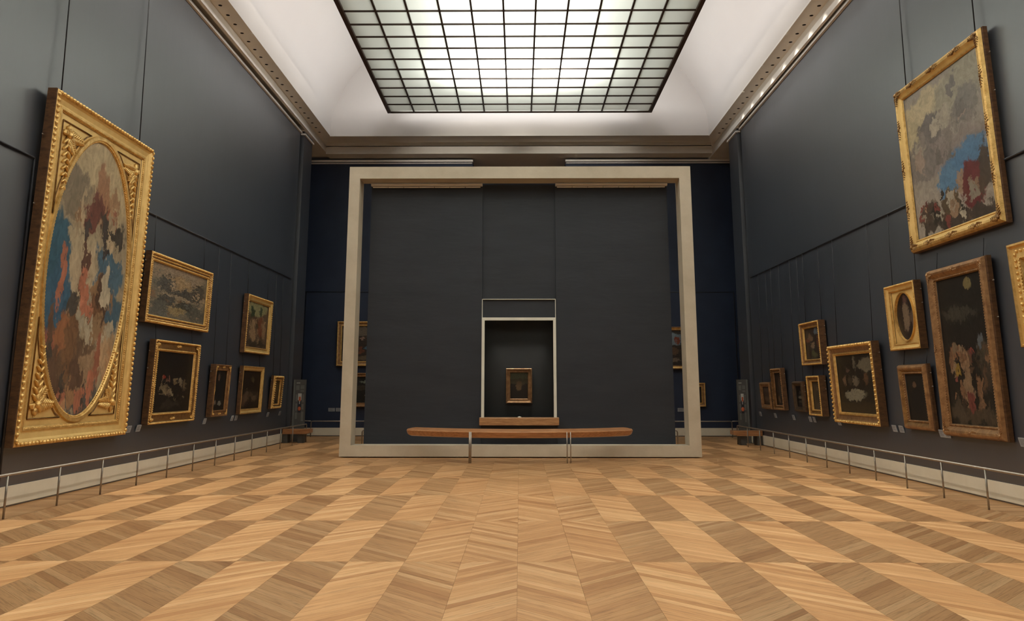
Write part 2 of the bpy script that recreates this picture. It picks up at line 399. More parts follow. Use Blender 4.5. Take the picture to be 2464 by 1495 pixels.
def ledge(xo, xi, hx, name, z):
    mb = MB()
    ys = [YN] + [y - 0.28815 for y in HOLE_Y] + [HOLE_Y[-1] + 0.28815, YE]
    def strip(y0, y1):
        a, b = min(xo, xi), max(xo, xi)
        mb.poly([(a, y0, z), (a, y1, z), (b, y1, z), (b, y0, z)])
    strip(ys[0], ys[1]); strip(ys[-2], INY)
    mb.poly([(xo, INY, z), (xi, INY, z), (xo, YE, z)])
    # corner piece up to the sloping end soffit
    r = 0.052; nn = 16
    for y in HOLE_Y:
        y0, y1 = y - 0.28815, y + 0.28815
        circ, rect = [], []
        for j in range(nn):
            a = 2 * math.pi * (j + 0.5) / nn; ca, sa = math.cos(a), math.sin(a)
            circ.append((hx + r * ca, y + r * sa, z))
            k = min(((max(xo, xi) if ca > 0 else min(xo, xi)) - hx) / ca if abs(ca) > 1e-6 else 9e9, 0.28815 / abs(sa) if abs(sa) > 1e-6 else 9e9)
            rect.append((hx + ca * k, y + sa * k, z))
        mb.rings([circ, rect], True)
        for (cx_, cy_) in ((min(xo, xi), y0), (min(xo, xi), y1), (max(xo, xi), y0), (max(xo, xi), y1)):
            best = sorted(rect, key=lambda p_: (p_[0] - cx_) ** 2 + (p_[1] - cy_) ** 2)
            e1 = min((p_ for p_ in rect if abs(p_[0] - cx_) < 1e-6), key=lambda p_: abs(p_[1] - cy_), default=None)
            e2 = min((p_ for p_ in rect if abs(p_[1] - cy_) < 1e-6), key=lambda p_: abs(p_[0] - cx_), default=None)
            if e1 and e2 and e1 != e2: mb.poly([(cx_, cy_, z), e1, e2])
    # inner lip
    mb.poly([(xi, YN, z), (xi, INY, z), (xi, INY, z + 0.06), (xi, YN, z + 0.06)])
    o = struct(name, mb, 'beam', recalc=False)
    cup = MB()
    ring = lambda rr, zz: [(rr * math.cos(2 * math.pi * j / nn), rr * math.sin(2 * math.pi * j / nn), zz) for j in range(nn)]
    cup.rings([ring(r, 0.0), ring(r, 0.10)], True, (False, True), True)
    cme = cup.mesh('recessed_opening'); cme.materials.append(M['black'])
    for y in HOLE_Y:
        if y < 19.5: continue
        c = obj('recessed_opening', cme, None, o); c.location = (hx, y, z)
    return o
HZ = {-1: (-8.08, ZL1), 1: (8.06, ZR1)}
ledge(BL, INL, HZ[-1][0], 'trim_3', ZL1); ledge(BR, INR, HZ[1][0], 'trim_4', ZR1)

# the white vault above the glass ceiling
prof = [(7.74, 12.09), (7.72, 12.83), (7.54, 13.47), (7.25, 14.12), (6.88, 14.73), (6.51, 15.21), (5.9, 15.85), (5.0, 16.5), (3.6, 17.1), (1.9, 17.45), (0, 17.55)]
# smooth the profile
def smooth_prof(pr, it=2):
    for _ in range(it):
        q = [pr[0]]
        for a, b in zip(pr, pr[1:]): q += [(a[0] * .75 + b[0] * .25, a[1] * .75 + b[1] * .25), (a[0] * .25 + b[0] * .75, a[1] * .25 + b[1] * .75)]
        pr = q + [pr[-1]]
    return pr
pr = smooth_prof(prof)
full = [(-x, z) for x, z in pr] + [(x, z) for x, z in reversed(pr[:-1])]
va_ = MB()
va_.rings([[(x, YN, z) for x, z in full], [(x, INY, z) for x, z in full]], False, smooth=True)
n = len(full)
va_.poly([(x, INY, z) for x, z in full] + [(INR, INY, 12.07), (INL, INY, 12.07)])
vault = struct('ceiling', va_, 'white', recalc=False)

# cream rails at the heads of the walls
def head_rail(name, x0, x1, y0, y1, z=11.60, par=None):
    return struct(name, box(x0, x1, y0, y1, z - 0.035, z + 0.035), 'cream')
head_rail('trim_5', WL, WL + 0.07, YN, YL + 0.03, 11.745)
head_rail('trim_6', WR - 0.07, WR, YN, YR + 0.03)
struct('trim_7', box(PL, PL + 0.06, YL + 0.10, 31.3, 11.66, 11.72).box(-8.52, PL, YL + 0.08, YL + 0.14, 11.66, 11.72), 'cream')
struct('trim_8', box(PR - 0.06, PR, YR + 0.10, 30.6, 11.50, 11.56).box(PR, 8.40, YR + 0.08, YR + 0.14, 11.50, 11.56), 'cream')
struct('trim_9', MB().box(-10.6, -2.0, YB - 0.10, YB, 11.57, 11.66).box(-10.6, -2.03, YB - 0.06, YB, 11.50, 11.535), 'cream')
struct('trim_10', MB().box(2.0, 10.6, YB - 0.10, YB, 11.57, 11.66).box(2.03, 10.6, YB - 0.06, YB, 11.50, 11.535), 'cream')
# dark painted hanging rails along the walls
struct('trim_11', MB().tube([(WL + 0.035, 17.3, 5.90), (WL + 0.035, 29.5, 5.93)], 0.022), 'railm')
struct('trim_12', MB().tube([(WL + 0.035, 8.0, 5.90), (WL + 0.035, 13.47, 5.91), (WL + 0.035, 13.49, 5.86), (WL + 0.035, 13.5, 0.4)], 0.022), 'railm')
struct('trim_13', MB().tube([(WR - 0.035, 8.0, 5.80), (WR - 0.035, 28.87, 5.87)], 0.022), 'railm')
struct('trim_14', MB().tube([(-8.99, YB - 0.02, 0.36), (-8.99, YB - 0.02, 5.92), (-4.5, YB - 0.02, 5.92)], 0.016), 'railm')
struct('trim_15', MB().tube([(8.99, YB - 0.02, 0.36), (8.99, YB - 0.02, 5.90), (4.5, YB - 0.02, 5.90)], 0.016), 'railm')

# ------------------------------------------------------------------ glass ceiling
sky = thing('skylight', 'long glazed ceiling of frosted square panes in brown metal bars under the white vault', 'skylight', (0, SKY1, HS))
NR, NC = 40, 11
PW = (SKX1 - SKX0 - 0.26) / NC; PDY = 0.8695
YS0 = SKY1 - 0.05
def lx(k): return SKX0 + 0.13 + k * PW
def sky_part(name, mb, mat, kind=None):
    o = obj(name, mb, mat, None, kind=kind); world_child(o, sky); return o
for a, b in ((SKX0, SKX0 + 0.13), (SKX1 - 0.13, SKX1)):
    sky_part('edge_beam', box(a, b, YS0 - NR * PDY, SKY1, HS, HS + 0.22), 'bronze')
sky_part('edge_beam', box(SKX0 + 0.13, SKX1 - 0.13, YS0, SKY1, HS, HS + 0.22), 'bronze')
for k in range(1, NC):
    sky_part('long_bar', box(lx(k) - 0.026, lx(k) + 0.026, YS0 - NR * PDY, YS0, HS + 0.005, HS + 0.09), 'bronze')
for r_ in range(1, NR + 1):
    y = YS0 - r_ * PDY
    sky_part('cross_bar', box(SKX0 + 0.13, SKX1 - 0.13, y - 0.018, y + 0.018, HS + 0.012, HS + 0.07), 'bronze')
pane_me = box(-PW / 2 + 0.015, PW / 2 - 0.015, -PDY / 2 + 0.01, PDY / 2 - 0.01, 0, 0.012).mesh('pane'); fix_normals(pane_me)
# a pane is a single scattering sheet
sheet = MB(); sheet.poly([(-PW / 2 + 0.012, -PDY / 2 + 0.008, 0), (PW / 2 - 0.012, -PDY / 2 + 0.008, 0), (PW / 2 - 0.012, PDY / 2 - 0.008, 0), (-PW / 2 + 0.012, PDY / 2 - 0.008, 0)])
pane_me = sheet.mesh('pane'); pane_me.materials.append(M['frost'])
rest = MB()
for r_ in range(NR):
    for k in range(NC):
        cx_, cy_ = lx(k) + PW / 2, YS0 - (r_ + 0.5) * PDY
        if r_ < 13:
            o = obj('pane', pane_me, None); o.location = (cx_, cy_, HS + 0.06); world_child(o, sky)
        else:
            rest.poly([(cx_ + v[0], cy_ + v[1], HS + 0.06) for v in sheet.v])
sky_part('panes_beyond', rest, 'frost', 'stuff')
# two shading girders above the outer panes
for x in (lx(1) - 0.22, lx(10) + 0.22):
    sky_part('girder', box(x - 0.07, x + 0.07, YS0 - NR * PDY, YS0, HS + 0.30, HS + 0.75), 'bronze')

# the added fill spots, just below the openings
for i, y in enumerate(HOLE_Y):
    if y < 1 or y > 28.5: continue
    for s in (-1, 1):
        if i % 2:            # added fills aimed level across the hall to lighten the beams
            if i % 4 == 1: spot((HZ[s][0], y, HZ[s][1] - 0.07), ((-s * 2.5, 33.0, 11.6) if 9 < y < 18.8 else (-s * 8.2, y + 1.0, 11.5)), CROSS_W * (1.6 if 9 < y < 18.8 else 1.0), 14 if 9 < y < 18.8 else 22)
            continue
        spot((HZ[s][0], y, HZ[s][1] - 0.02), (s * 1.0, y + (1.6 if y < 21 else -1.0), 0), SPOT_W)

# ------------------------------------------------------------------ stone portal and display wall
YP = 23.367
PX0, PX1, PZ = -5.11, 5.14, 8.505
IX0, IX1, IZ = -4.79, 4.80, 8.14
PD = 0.625
po = thing('stone_portal', 'tall beige stone frame standing on the parquet around the dark display wall', 'portal', (0, YP, 0))
def pchild(name, mb, mat, par): o = obj(name, mb, mat); world_child(o, par); return o
pchild('jamb', box(PX0, IX0, YP, YP + PD, 0.03, PZ), 'stone', po)
pchild('jamb', box(IX1, PX1, YP, YP + PD, 0.03, PZ), 'stone', po)
pchild('lintel', box(IX0, IX1, YP, YP + PD, IZ, PZ), 'stone', po)
pchild('sill', box(IX0, IX1, YP, YP + PD, 0.03, 0.34), 'stone', po)
YD = 24.0
dw = thing('display_wall', 'freestanding charcoal display wall with a tall niche set inside the stone frame', 'wall panel', (0, YD, 0))
pchild('side_panel', box(-4.545, -1.125, YD, YD + 0.8, 0.0, 8.125), 'navy_flat', dw)
pchild('side_panel', box(1.105, 4.53, YD, YD + 0.8, 0.0, 8.125), 'navy_flat', dw)
pchild('centre_panel', box(-1.125, 1.105, YD + 0.07, YD + 0.8, 4.57, 8.125), 'navy_flat', dw)
pchild('centre_panel', box(-1.125, 1.105, YD + 0.05, YD + 0.8, 4.0, 4.57), 'navy_flat', dw)
pchild('centre_panel', box(-1.125, 1.105, YD + 0.04, YD + 0.8, 0.0, 0.95), 'navy_flat', dw)
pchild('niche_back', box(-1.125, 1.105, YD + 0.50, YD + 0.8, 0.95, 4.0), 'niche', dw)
for a, b in ((-4.545, -1.13), (1.11, 4.53)):
    lf = thing('light_rail', 'pale light fitting under the stone lintel on the side of the ' + ('huge gilded oval' if a < 0 else 'large sky painting'), 'light fitting', ((a + b) / 2, YD - 0.1, 8.06))
    pchild('housing', box(a, b, YD - 0.14, YD, 8.045, 8.105), 'cream', lf)
    nseg = 7; L = (b - a - 0.1) / nseg
    for k in range(nseg):
        pchild('diffuser', box(a + 0.05 + k * L, a + 0.05 + (k + 1) * L - 0.015, YD - 0.08, YD - 0.02, 8.0, 8.025), 'cream', lf)
# vitrine
vi = thing('glass_vitrine', 'tall glazed vitrine with pale frame above an oak shelf in the display wall', 'vitrine', (0, YD, 1.0))
VX0, VX1 = -1.12, 1.09
for (a, b, c, d, nm) in ((VX0, VX0 + 0.085, 1.08, 4.01, 'frame_post'), (VX1 - 0.085, VX1, 1.08, 4.01, 'frame_post'), (VX0 + 0.085, VX1 - 0.085, 3.925, 4.01, 'frame_head')):
    pchild(nm, box(a, b, YD - 0.05, YD + 0.05, c, d), 'vwhite', vi)
for (a, b, c, d) in ((VX0, VX0 + 0.018, 4.01, 4.57), (VX1 - 0.018, VX1, 4.01, 4.57), (VX0, VX1, 4.552, 4.57)):
    pchild('thin_border', box(a, b, YD - 0.02, YD + 0.05, c, d), 'vwhite', vi)
gsh = MB(); gsh.poly([(VX0 + 0.085, YD, 1.08), (VX1 - 0.085, YD, 1.08), (VX1 - 0.085, YD, 3.925), (VX0 + 0.085, YD, 3.925)])
pchild('glass_pane', gsh, 'glass', vi)
sh = MB(); sx0, sx1 = -1.155, 1.135
n_ = 12; top = []
ring = lambda yb_, yf, z: None
def shelf_ring(zz, dy):
    pts = []
    for i in range(n_ + 1):
        u_ = -1 + 2 * i / n_; pts.append((sx0 + (sx1 - sx0) * i / n_, YD - 0.40 - 0.05 * (1 - u_ * u_) - dy, zz))
    return pts + [(sx1, YD, zz), (sx0, YD, zz)]
sh.rings([shelf_ring(0.885, 0), shelf_ring(0.90, 0.012), shelf_ring(1.085, 0.012), shelf_ring(1.10, 0)], True, (True, True))
pchild('shelf', sh, 'wood_pale', vi)
pchild('latch', MB().ball((0, YD - 0.06, 1.105), (0.06, 0.03, 0.02)), 'vwhite', vi)
area('vitrine_fill', (0, YD + 0.10, 3.86), 1.6, 0.08, 6.0, (math.radians(11), 0, 0), (1, 0.93, 0.82), 46)  # unseen fill added to brighten the picture in the niche

# ------------------------------------------------------------------ curved wooden barrier
cb = thing('curved_barrier', 'long bowed varnished wooden barrier on thin steel legs before the stone frame', 'barrier', (0, 21.8, 0))
def barrier_section(u_):      # u in -1..1
    x = 3.24 * u_
    y = 21.72 + 1.18 * abs(u_) ** 2.2
    e = 1.0 if abs(u_) < 0.93 else max(0.12, 1 - ((abs(u_) - 0.93) / 0.07) ** 2 * 0.9)
    # outward direction
    prof_ = [(0.26, 0.865), (-0.02, 0.805), (-0.05, 0.785), (0.02, 0.66), (0.10, 0.635), (0.26, 0.70)]
    cxp, czp = 0.16, 0.79
    dy = 1.18 * 2.2 * abs(u_) ** 1.2 / 3.24 * (1 if u_ > 0 else -1)
    nx, ny = dy / math.hypot(1, dy), -1 / math.hypot(1, dy)     # points to the viewer
    res = []
    for a, z in prof_:
        a2 = cxp + (a - cxp) * e; z2 = czp + (z - czp) * (0.35 + 0.65 * e)
        res.append((x - nx * a2, y - ny * a2, z2))
    return res
cm = MB(); cm.rings([barrier_section(-1 + 2 * i / 72) for i in range(73)], True, (True, True))
pchild('wooden_rail', cm, 'wood_red', cb)
for x, r in ((-1.32, 0.022), (-1.285, 0.022), (1.25, 0.013), (1.345, 0.013)):
    y = 21.76
    pchild('leg', MB().tube([(x, y, 0.0), (x, y, 0.80)], r), 'steel', cb)

# ------------------------------------------------------------------ steel guard rails
def arc_bend(p_, d1, d2, r, n=5):
    p_, d1, d2 = Vector(p_), Vector(d1), Vector(d2)   # comes along d1, leaves along d2
    c = p_ - d1 * r + d2 * r
    return [tuple(c + (d1 * math.sin(a) - d2 * math.cos(a)) * r) for a in (math.pi / 2 * i / n for i in range(n + 1))]
def guard_rail(label, X, ys, y_start, y_end, zr=0.645):
    g = thing('guard_rail', label, 'guard rail', (X, ys[0], 0))
    path = [(X, y_start, zr)] + arc_bend((X, y_end, zr), (0, 1, 0), (0, 0, -1), 0.07) + [(X, y_end, 0.0)]
    pchild('top_rail', MB().tube(path, 0.021), 'steel', g)
    for y in ys: pchild('post', MB().tube([(X, y, 0), (X, y, zr - 0.01)], 0.0165), 'steel', g)
    return g
guard_rail('long steel guard rail on posts in front of the wall with the huge gilded oval', -7.77, [12.56 + 1.418 * k for k in range(-4, 12)], 6.0, 29.95)
guard_rail('long steel guard rail on posts in front of the wall with the bright sky painting', 7.635, [13.70 + 1.396 * k for k in range(-4, 11)], 7.0, 28.95)
def back_rail(label, x_out, x_in, sgn):
    y = YB - 0.55; zr = 0.62
    g = thing('guard_rail', label, 'guard rail', (x_out, y, 0))
    path = [(x_in, y, zr)] + arc_bend((x_out, y, zr), (sgn, 0, 0), (0, 0, -1), 0.07) + [(x_out, y, 0)]
    pchild('top_rail', MB().tube(path, 0.021), 'steel', g)
    pchild('end_return', MB().tube([(x_out + sgn * 0.55, YB - 0.02, zr), (x_out + sgn * 0.5, y + 0.1, zr + 0.02), (x_out, y, zr)], 0.021), 'steel', g)
    for k in range(4):
        x = x_out - sgn * (1.42 + 1.42 * k) - sgn * 0.4 * 0
        pchild('post', MB().tube([(x, y, 0), (x, y, zr)], 0.0165), 'steel', g)
back_rail('low steel guard rail at the blue back wall under the blue and red picture', -8.40, -2.3, -1)
back_rail('low steel guard rail at the blue back wall below the small lone gilded picture', 8.52, 2.3, 1)
for s, lab in ((-1, 'huge oval'), (1, 'sky painting')):
    X = s * 4.86
    g = thing('guard_rail', 'short bent steel rail behind the jamb of the stone frame nearest the ' + lab, 'guard rail', (X, 25.4, 0))
    path = [(X, 25.4, 0)] + arc_bend((X, 25.4, 0.66), (0, 0, 1), (-s, 0, 0), 0.07) + [(X - s * 0.5, 25.4, 0.66)]
    pchild('tube', MB().tube(path, 0.021), 'steel', g)
    pchild('post', MB().tube([(X - s * 0.5, 25.4, 0.0), (X - s * 0.5, 25.4, 0.66)], 0.0165), 'steel', g)

# ------------------------------------------------------------------ benches and information totems
def bench(label, x0, x1, y0, y1, sgn):
    b = thing('wooden_bench', label, 'bench', ((x0 + x1) / 2, y0, 0))
    seat = MB()
    xi = x1 if sgn < 0 else x0            # the end turned to the hall is cut on the slant
    xo = x0 if sgn < 0 else x1
    d = 0.14 if sgn < 0 else -0.14
    seat.rings([[(xo, y0, 0.315), (xi - d, y0, 0.315), (xi, y0, 0.36), (xi, y0, 0.49), (xo, y0, 0.49)],
                [(xo, y1, 0.315), (xi - d, y1, 0.315), (xi, y1, 0.36), (xi, y1, 0.49), (xo, y1, 0.49)]], True, (True, True))
    pchild('seat', seat, 'wood_red', b)
    pchild('support', box(min(xo, xo + d * 1.3), max(xo, xo + d * 1.3), y0 + 0.04, y1 - 0.02, 0, 0.315), 'totem', b)
    mid = (xi + xo) / 2 + d
    pchild('support', box(mid - 0.1, mid + 0.1, y0 + 0.1, y1 - 0.02, 0, 0.315), 'totem', b)
bench('reddish wooden bench beside the totem at the end of the wall with the gilded oval', -8.48, -7.50, 29.38, 29.8, -1)
bench('reddish wooden bench beside the totem at the end of the wall with the sky painting', 7.36, 8.36, 28.42, 28.86, 1)
def totem(label, x0, x1, y, sgn):
    g = thing('information_totem', label, 'sign', ((x0 + x1) / 2, y, 0))
    e = 0.055
    pchild('body', box(x0 + (e if sgn < 0 else 0), x1 - (e if sgn > 0 else 0), y, y + 0.12, 0.0, 2.24), 'totem', g)
    pchild('edge_strip', box(x0 if sgn < 0 else x1 - e, x0 + e if sgn < 0 else x1, y - 0.006, y + 0.12, 0.0, 2.24), 'totem_edge', g)
    a = x0 + 0.04 + (e if sgn < 0 else 0); b_ = x1 - 0.04 - (e if sgn > 0 else 0); wd = b_ - a
    f = y - 0.004
    pchild('heading', box(a + 0.03 * wd, a + 0.47 * wd, f, y, 2.105, 2.13), 'inkw', g)
    tx = MB()
    for (u0, u1, z0, z1) in ((0.0, 0.4, 1.86, 2.03), (0.55, 1.0, 1.90, 2.03), (0.55, 1.0, 1.80, 1.86), (0.0, 0.2, 1.45, 1.70), (0.78, 1.0, 1.42, 1.7),
                             (0.0, 0.22, 1.12, 1.38), (0.74, 1.0, 1.16, 1.36), (0.0, 0.25, 0.82, 1.05), (0.72, 1.0, 0.74, 1.08)):
        k = int((z1 - z0) / 0.022)
        for i in range(k):
            z = z1 - (i + 0.5) * (z1 - z0) / k
            tx.box(a + u0 * wd, a + (u1 - 0.03 * random.random()) * wd, f, y, z - 0.006, z + 0.006)
    pchild('text_block', tx, 'ink', g, ) if False else None
    o = obj('text_block', tx, 'ink', kind='stuff'); world_child(o, g)
    pchild('picture', box(a + 0.27 * wd, a + 0.70 * wd, f, y, 1.50, 1.74), 'inkw', g)
    pchild('picture', box(a + 0.38 * wd, a + 0.62 * wd, f - 0.001, y, 1.46, 1.62), 'inkr', g)
    pchild('picture', box(a + 0.30 * wd, a + 0.68 * wd, f, y, 1.05, 1.45), 'inkk', g)
    ob = MB().ball((a + 0.49 * wd, f - 0.001, 1.19), (0.06, 0.004, 0.075)); pchild('picture', ob, 'inkr', g)
    pchild('picture', box(a + 0.44 * wd, a + 0.54 * wd, f - 0.002, y, 1.36, 1.47), 'inkw', g)
    pchild('foot', box(x0 + 0.02, x1 + 0.0, y - 0.03, y + 0.15, 0.0, 0.02), 'totem_edge', g)
totem('grey printed information totem beside the bench near the small beaded gilt frame', -8.33, -7.89, 30.02, -1)
totem('grey printed information totem beside the bench near the three little dark pictures', 7.84, 8.215, 29.42, 1)

# ------------------------------------------------------------------ pictures
def strokes(seed, n, zone, cols, r0=0.02, r1=0.06, asp=1.0):
    rg = random.Random(seed); x0, x1, z0, z1 = zone; res = []
    for i in range(n):
        a = rg.uniform(r0, r1); b = rg.uniform(r0, r1) * rg.uniform(0.8, 2.2)
        k = rg.uniform(0.75, 1.25); c = rg.choice(cols)
        res.append((rg.uniform(x0, x1), rg.uniform(z0, z1), a * asp, b, tuple(v * k for v in c)))
    return res
def art(name, base, blobs, dist=0.22, nscale=3.2, streak=0.35, seed=0.0, rough=0.4):
    """loose, abstract patches of paint in the picture's colours"""
    m, t, out = nt(name)
    tc = N(t, 'ShaderNodeTexCoord')
    sp = N(t, 'ShaderNodeSeparateXYZ'); lk(t, tc.outputs['Generated'], sp.inputs[0])
    cb_ = N(t, 'ShaderNodeCombineXYZ'); lk(t, sp.outputs[0], cb_.inputs[0]); lk(t, sp.outputs[2], cb_.inputs[1])
    off = N(t, 'ShaderNodeVectorMath', operation='ADD'); off.inputs[1].default_value = (seed * 3.1, seed * 1.7, seed); lk(t, cb_.outputs[0], off.inputs[0])
    ns = N(t, 'ShaderNodeTexNoise', i_Scale=nscale, i_Detail=5.0, i_Roughness=0.6); lk(t, off.outputs[0], ns.inputs['Vector'])
    sb = N(t, 'ShaderNodeVectorMath', operation='SUBTRACT'); sb.inputs[1].default_value = (0.5, 0.5, 0.5); lk(t, ns.outputs['Color'], sb.inputs[0])
    sc_ = N(t, 'ShaderNodeVectorMath', operation='SCALE'); sc_.inputs['Scale'].default_value = dist * 2; lk(t, sb.outputs[0], sc_.inputs[0])
    pos = N(t, 'ShaderNodeVectorMath', operation='ADD'); lk(t, cb_.outputs[0], pos.inputs[0]); lk(t, sc_.outputs[0], pos.inputs[1])
    nf = N(t, 'ShaderNodeTexNoise', i_Scale=nscale * 4.0, i_Detail=4.0, i_Roughness=0.65); lk(t, off.outputs[0], nf.inputs['Vector'])
    sf = N(t, 'ShaderNodeVectorMath', operation='SUBTRACT'); sf.inputs[1].default_value = (0.5, 0.5, 0.5); lk(t, nf.outputs['Color'], sf.inputs[0])
    ss = N(t, 'ShaderNodeVectorMath', operation='SCALE'); ss.inputs['Scale'].default_value = 0.16; lk(t, sf.outputs[0], ss.inputs[0])
    p2 = N(t, 'ShaderNodeVectorMath', operation='ADD'); lk(t, pos.outputs[0], p2.inputs[0]); lk(t, ss.outputs[0], p2.inputs[1]); pos = p2
    col = None
    for (cx, cz, rx, rz, c) in blobs:
        d = N(t, 'ShaderNodeVectorMath', operation='SUBTRACT'); d.inputs[1].default_value = (cx, cz, 0); lk(t, pos.outputs[0], d.inputs[0])
        q = N(t, 'ShaderNodeVectorMath', operation='MULTIPLY'); q.inputs[1].default_value = (1 / rx, 1 / rz, 0); lk(t, d.outputs[0], q.inputs[0])
        ln = N(t, 'ShaderNodeVectorMath', operation='LENGTH'); lk(t, q.outputs[0], ln.inputs[0])
        mr = N(t, 'ShaderNodeMapRange', interpolation_type='SMOOTHSTEP', i_1=1.08, i_2=0.84, i_3=0.0, i_4=1.0); lk(t, ln.outputs['Value'], mr.inputs[0])
        col = mixc(t, mr.outputs[0], col if col is not None else base, c)
    n2 = N(t, 'ShaderNodeTexNoise', i_Scale=nscale * 4.5, i_Detail=7.0, i_Roughness=0.7, i_Distortion=1.2); lk(t, off.outputs[0], n2.inputs['Vector'])
    g = ramp(t, n2.outputs[0], [(0.3, (1 - streak,) * 3), (0.5, (1, 1, 1)), (0.72, (1 + streak,) * 3)])
    col = mixc(t, 1.0, col if col is not None else base, g, 'MULTIPLY')
    b = N(t, 'ShaderNodeBsdfPrincipled', i_Roughness=rough); b.inputs['Specular IOR Level'].default_value = 0.3
    lk(t, col, b.inputs['Base Color']); lk(t, b.outputs[0], out.inputs[0])
    return m
def rect_ring(w, h, ins, t_): return [(-w / 2 + ins, -t_, ins), (w / 2 - ins, -t_, ins), (w / 2 - ins, -t_, h - ins), (-w / 2 + ins, -t_, h - ins)]
def moulding(w, h, prof_):
    mb = MB(); mb.rings([rect_ring(w, h, i, t_) for i, t_ in prof_], True); return mb
def along(w, h, ins, step):
    """points with direction angle along the four sides"""
    L = [((-w / 2 + ins, ins), (1, 0), w - 2 * ins), ((w / 2 - ins, ins), (0, 1), h - 2 * ins), ((w / 2 - ins, h - ins), (-1, 0), w - 2 * ins), ((-w / 2 + ins, h - ins), (0, -1), h - 2 * ins)]
    for (p_, d, ln) in L:
        k = max(2, int(ln / step))
        for i in range(k):
            s = (i + 0.5) * ln / k
            yield p_[0] + d[0] * s, p_[1] + d[1] * s, (0.0 if d[0] else math.pi / 2)
def beads(w, h, ins, t_, step, rad, long_=1.0, nu=8, nv=4):
    mb = MB()
    for x, z, a in along(w, h, ins, step):
        if a == 0: mb.ball((x, -t_, z), (step * 0.46 * long_, rad, rad), nu, nv)
        else: mb.ball((x, -t_, z), (rad, rad, step * 0.46 * long_), nu, nv)
    return mb
def leaf_cluster(mb, x, z, y, size, dirs, n=9, thick=0.35):
    """carved foliage: curling leaves that run along the given directions from a centre"""
    for dx, dz, ln in dirs:
        a = math.atan2(dz, dx)
        for i in range(n):
            s = ln * (i + 0.3) / n; k = 1 - 0.6 * i / n
            for side in (-1, 1):
                ang = a + side * 0.75
                cx = x + math.cos(a) * s + math.cos(ang) * size * 0.42 * k
                cz = z + math.sin(a) * s + math.sin(ang) * size * 0.42 * k
                mb.ball((cx, y, cz), (size * 0.16 * k, size * thick * 0.35, size * 0.50 * k), 6, 4, math.pi / 2 - ang)
    mb.ball((x, y - size * 0.1, z), (size * 0.33, size * 0.3, size * 0.33), 8, 5)
PROFILES = {
    # list of parts: (name, material, [(inset fraction of face width, depth fraction)])
    'classic': [('outer_moulding', 'side', [(0, 0), (0, 0.86), (0.03, 0.93)]), ('outer_moulding_face', 'A', [(0.03, 0.93), (0.10, 1.0), (0.22, 0.98), (0.30, 0.86)]),
                ('frieze', 'B', [(0.30, 0.86), (0.40, 0.72), (0.66, 0.62), (0.74, 0.62)]), ('sight_moulding', 'A', [(0.74, 0.62), (0.78, 0.72), (0.88, 0.72), (0.94, 0.55), (1.0, 0.46)])],
    'cassetta': [('outer_moulding', 'side', [(0, 0), (0, 0.9), (0.04, 0.97)]), ('outer_moulding_face', 'A', [(0.04, 0.97), (0.14, 1.0), (0.20, 0.85)]),
                 ('frieze', 'B', [(0.20, 0.85), (0.24, 0.70), (0.78, 0.70)]), ('sight_moulding', 'A', [(0.78, 0.70), (0.82, 0.82), (0.92, 0.80), (1.0, 0.55)])],
    'swept': [('outer_moulding', 'side', [(0, 0), (0, 0.45), (0.06, 0.6)]), ('outer_moulding_face', 'A', [(0.06, 0.6), (0.18, 0.9), (0.34, 1.0), (0.5, 0.95)]),
              ('frieze', 'B', [(0.5, 0.95), (0.66, 0.72), (0.80, 0.58)]), ('sight_moulding', 'A', [(0.80, 0.58), (0.86, 0.66), (0.94, 0.62), (1.0, 0.42)])],
}
WALL = {'L': (WL, math.pi / 2), 'R': (WR, -math.pi / 2)}
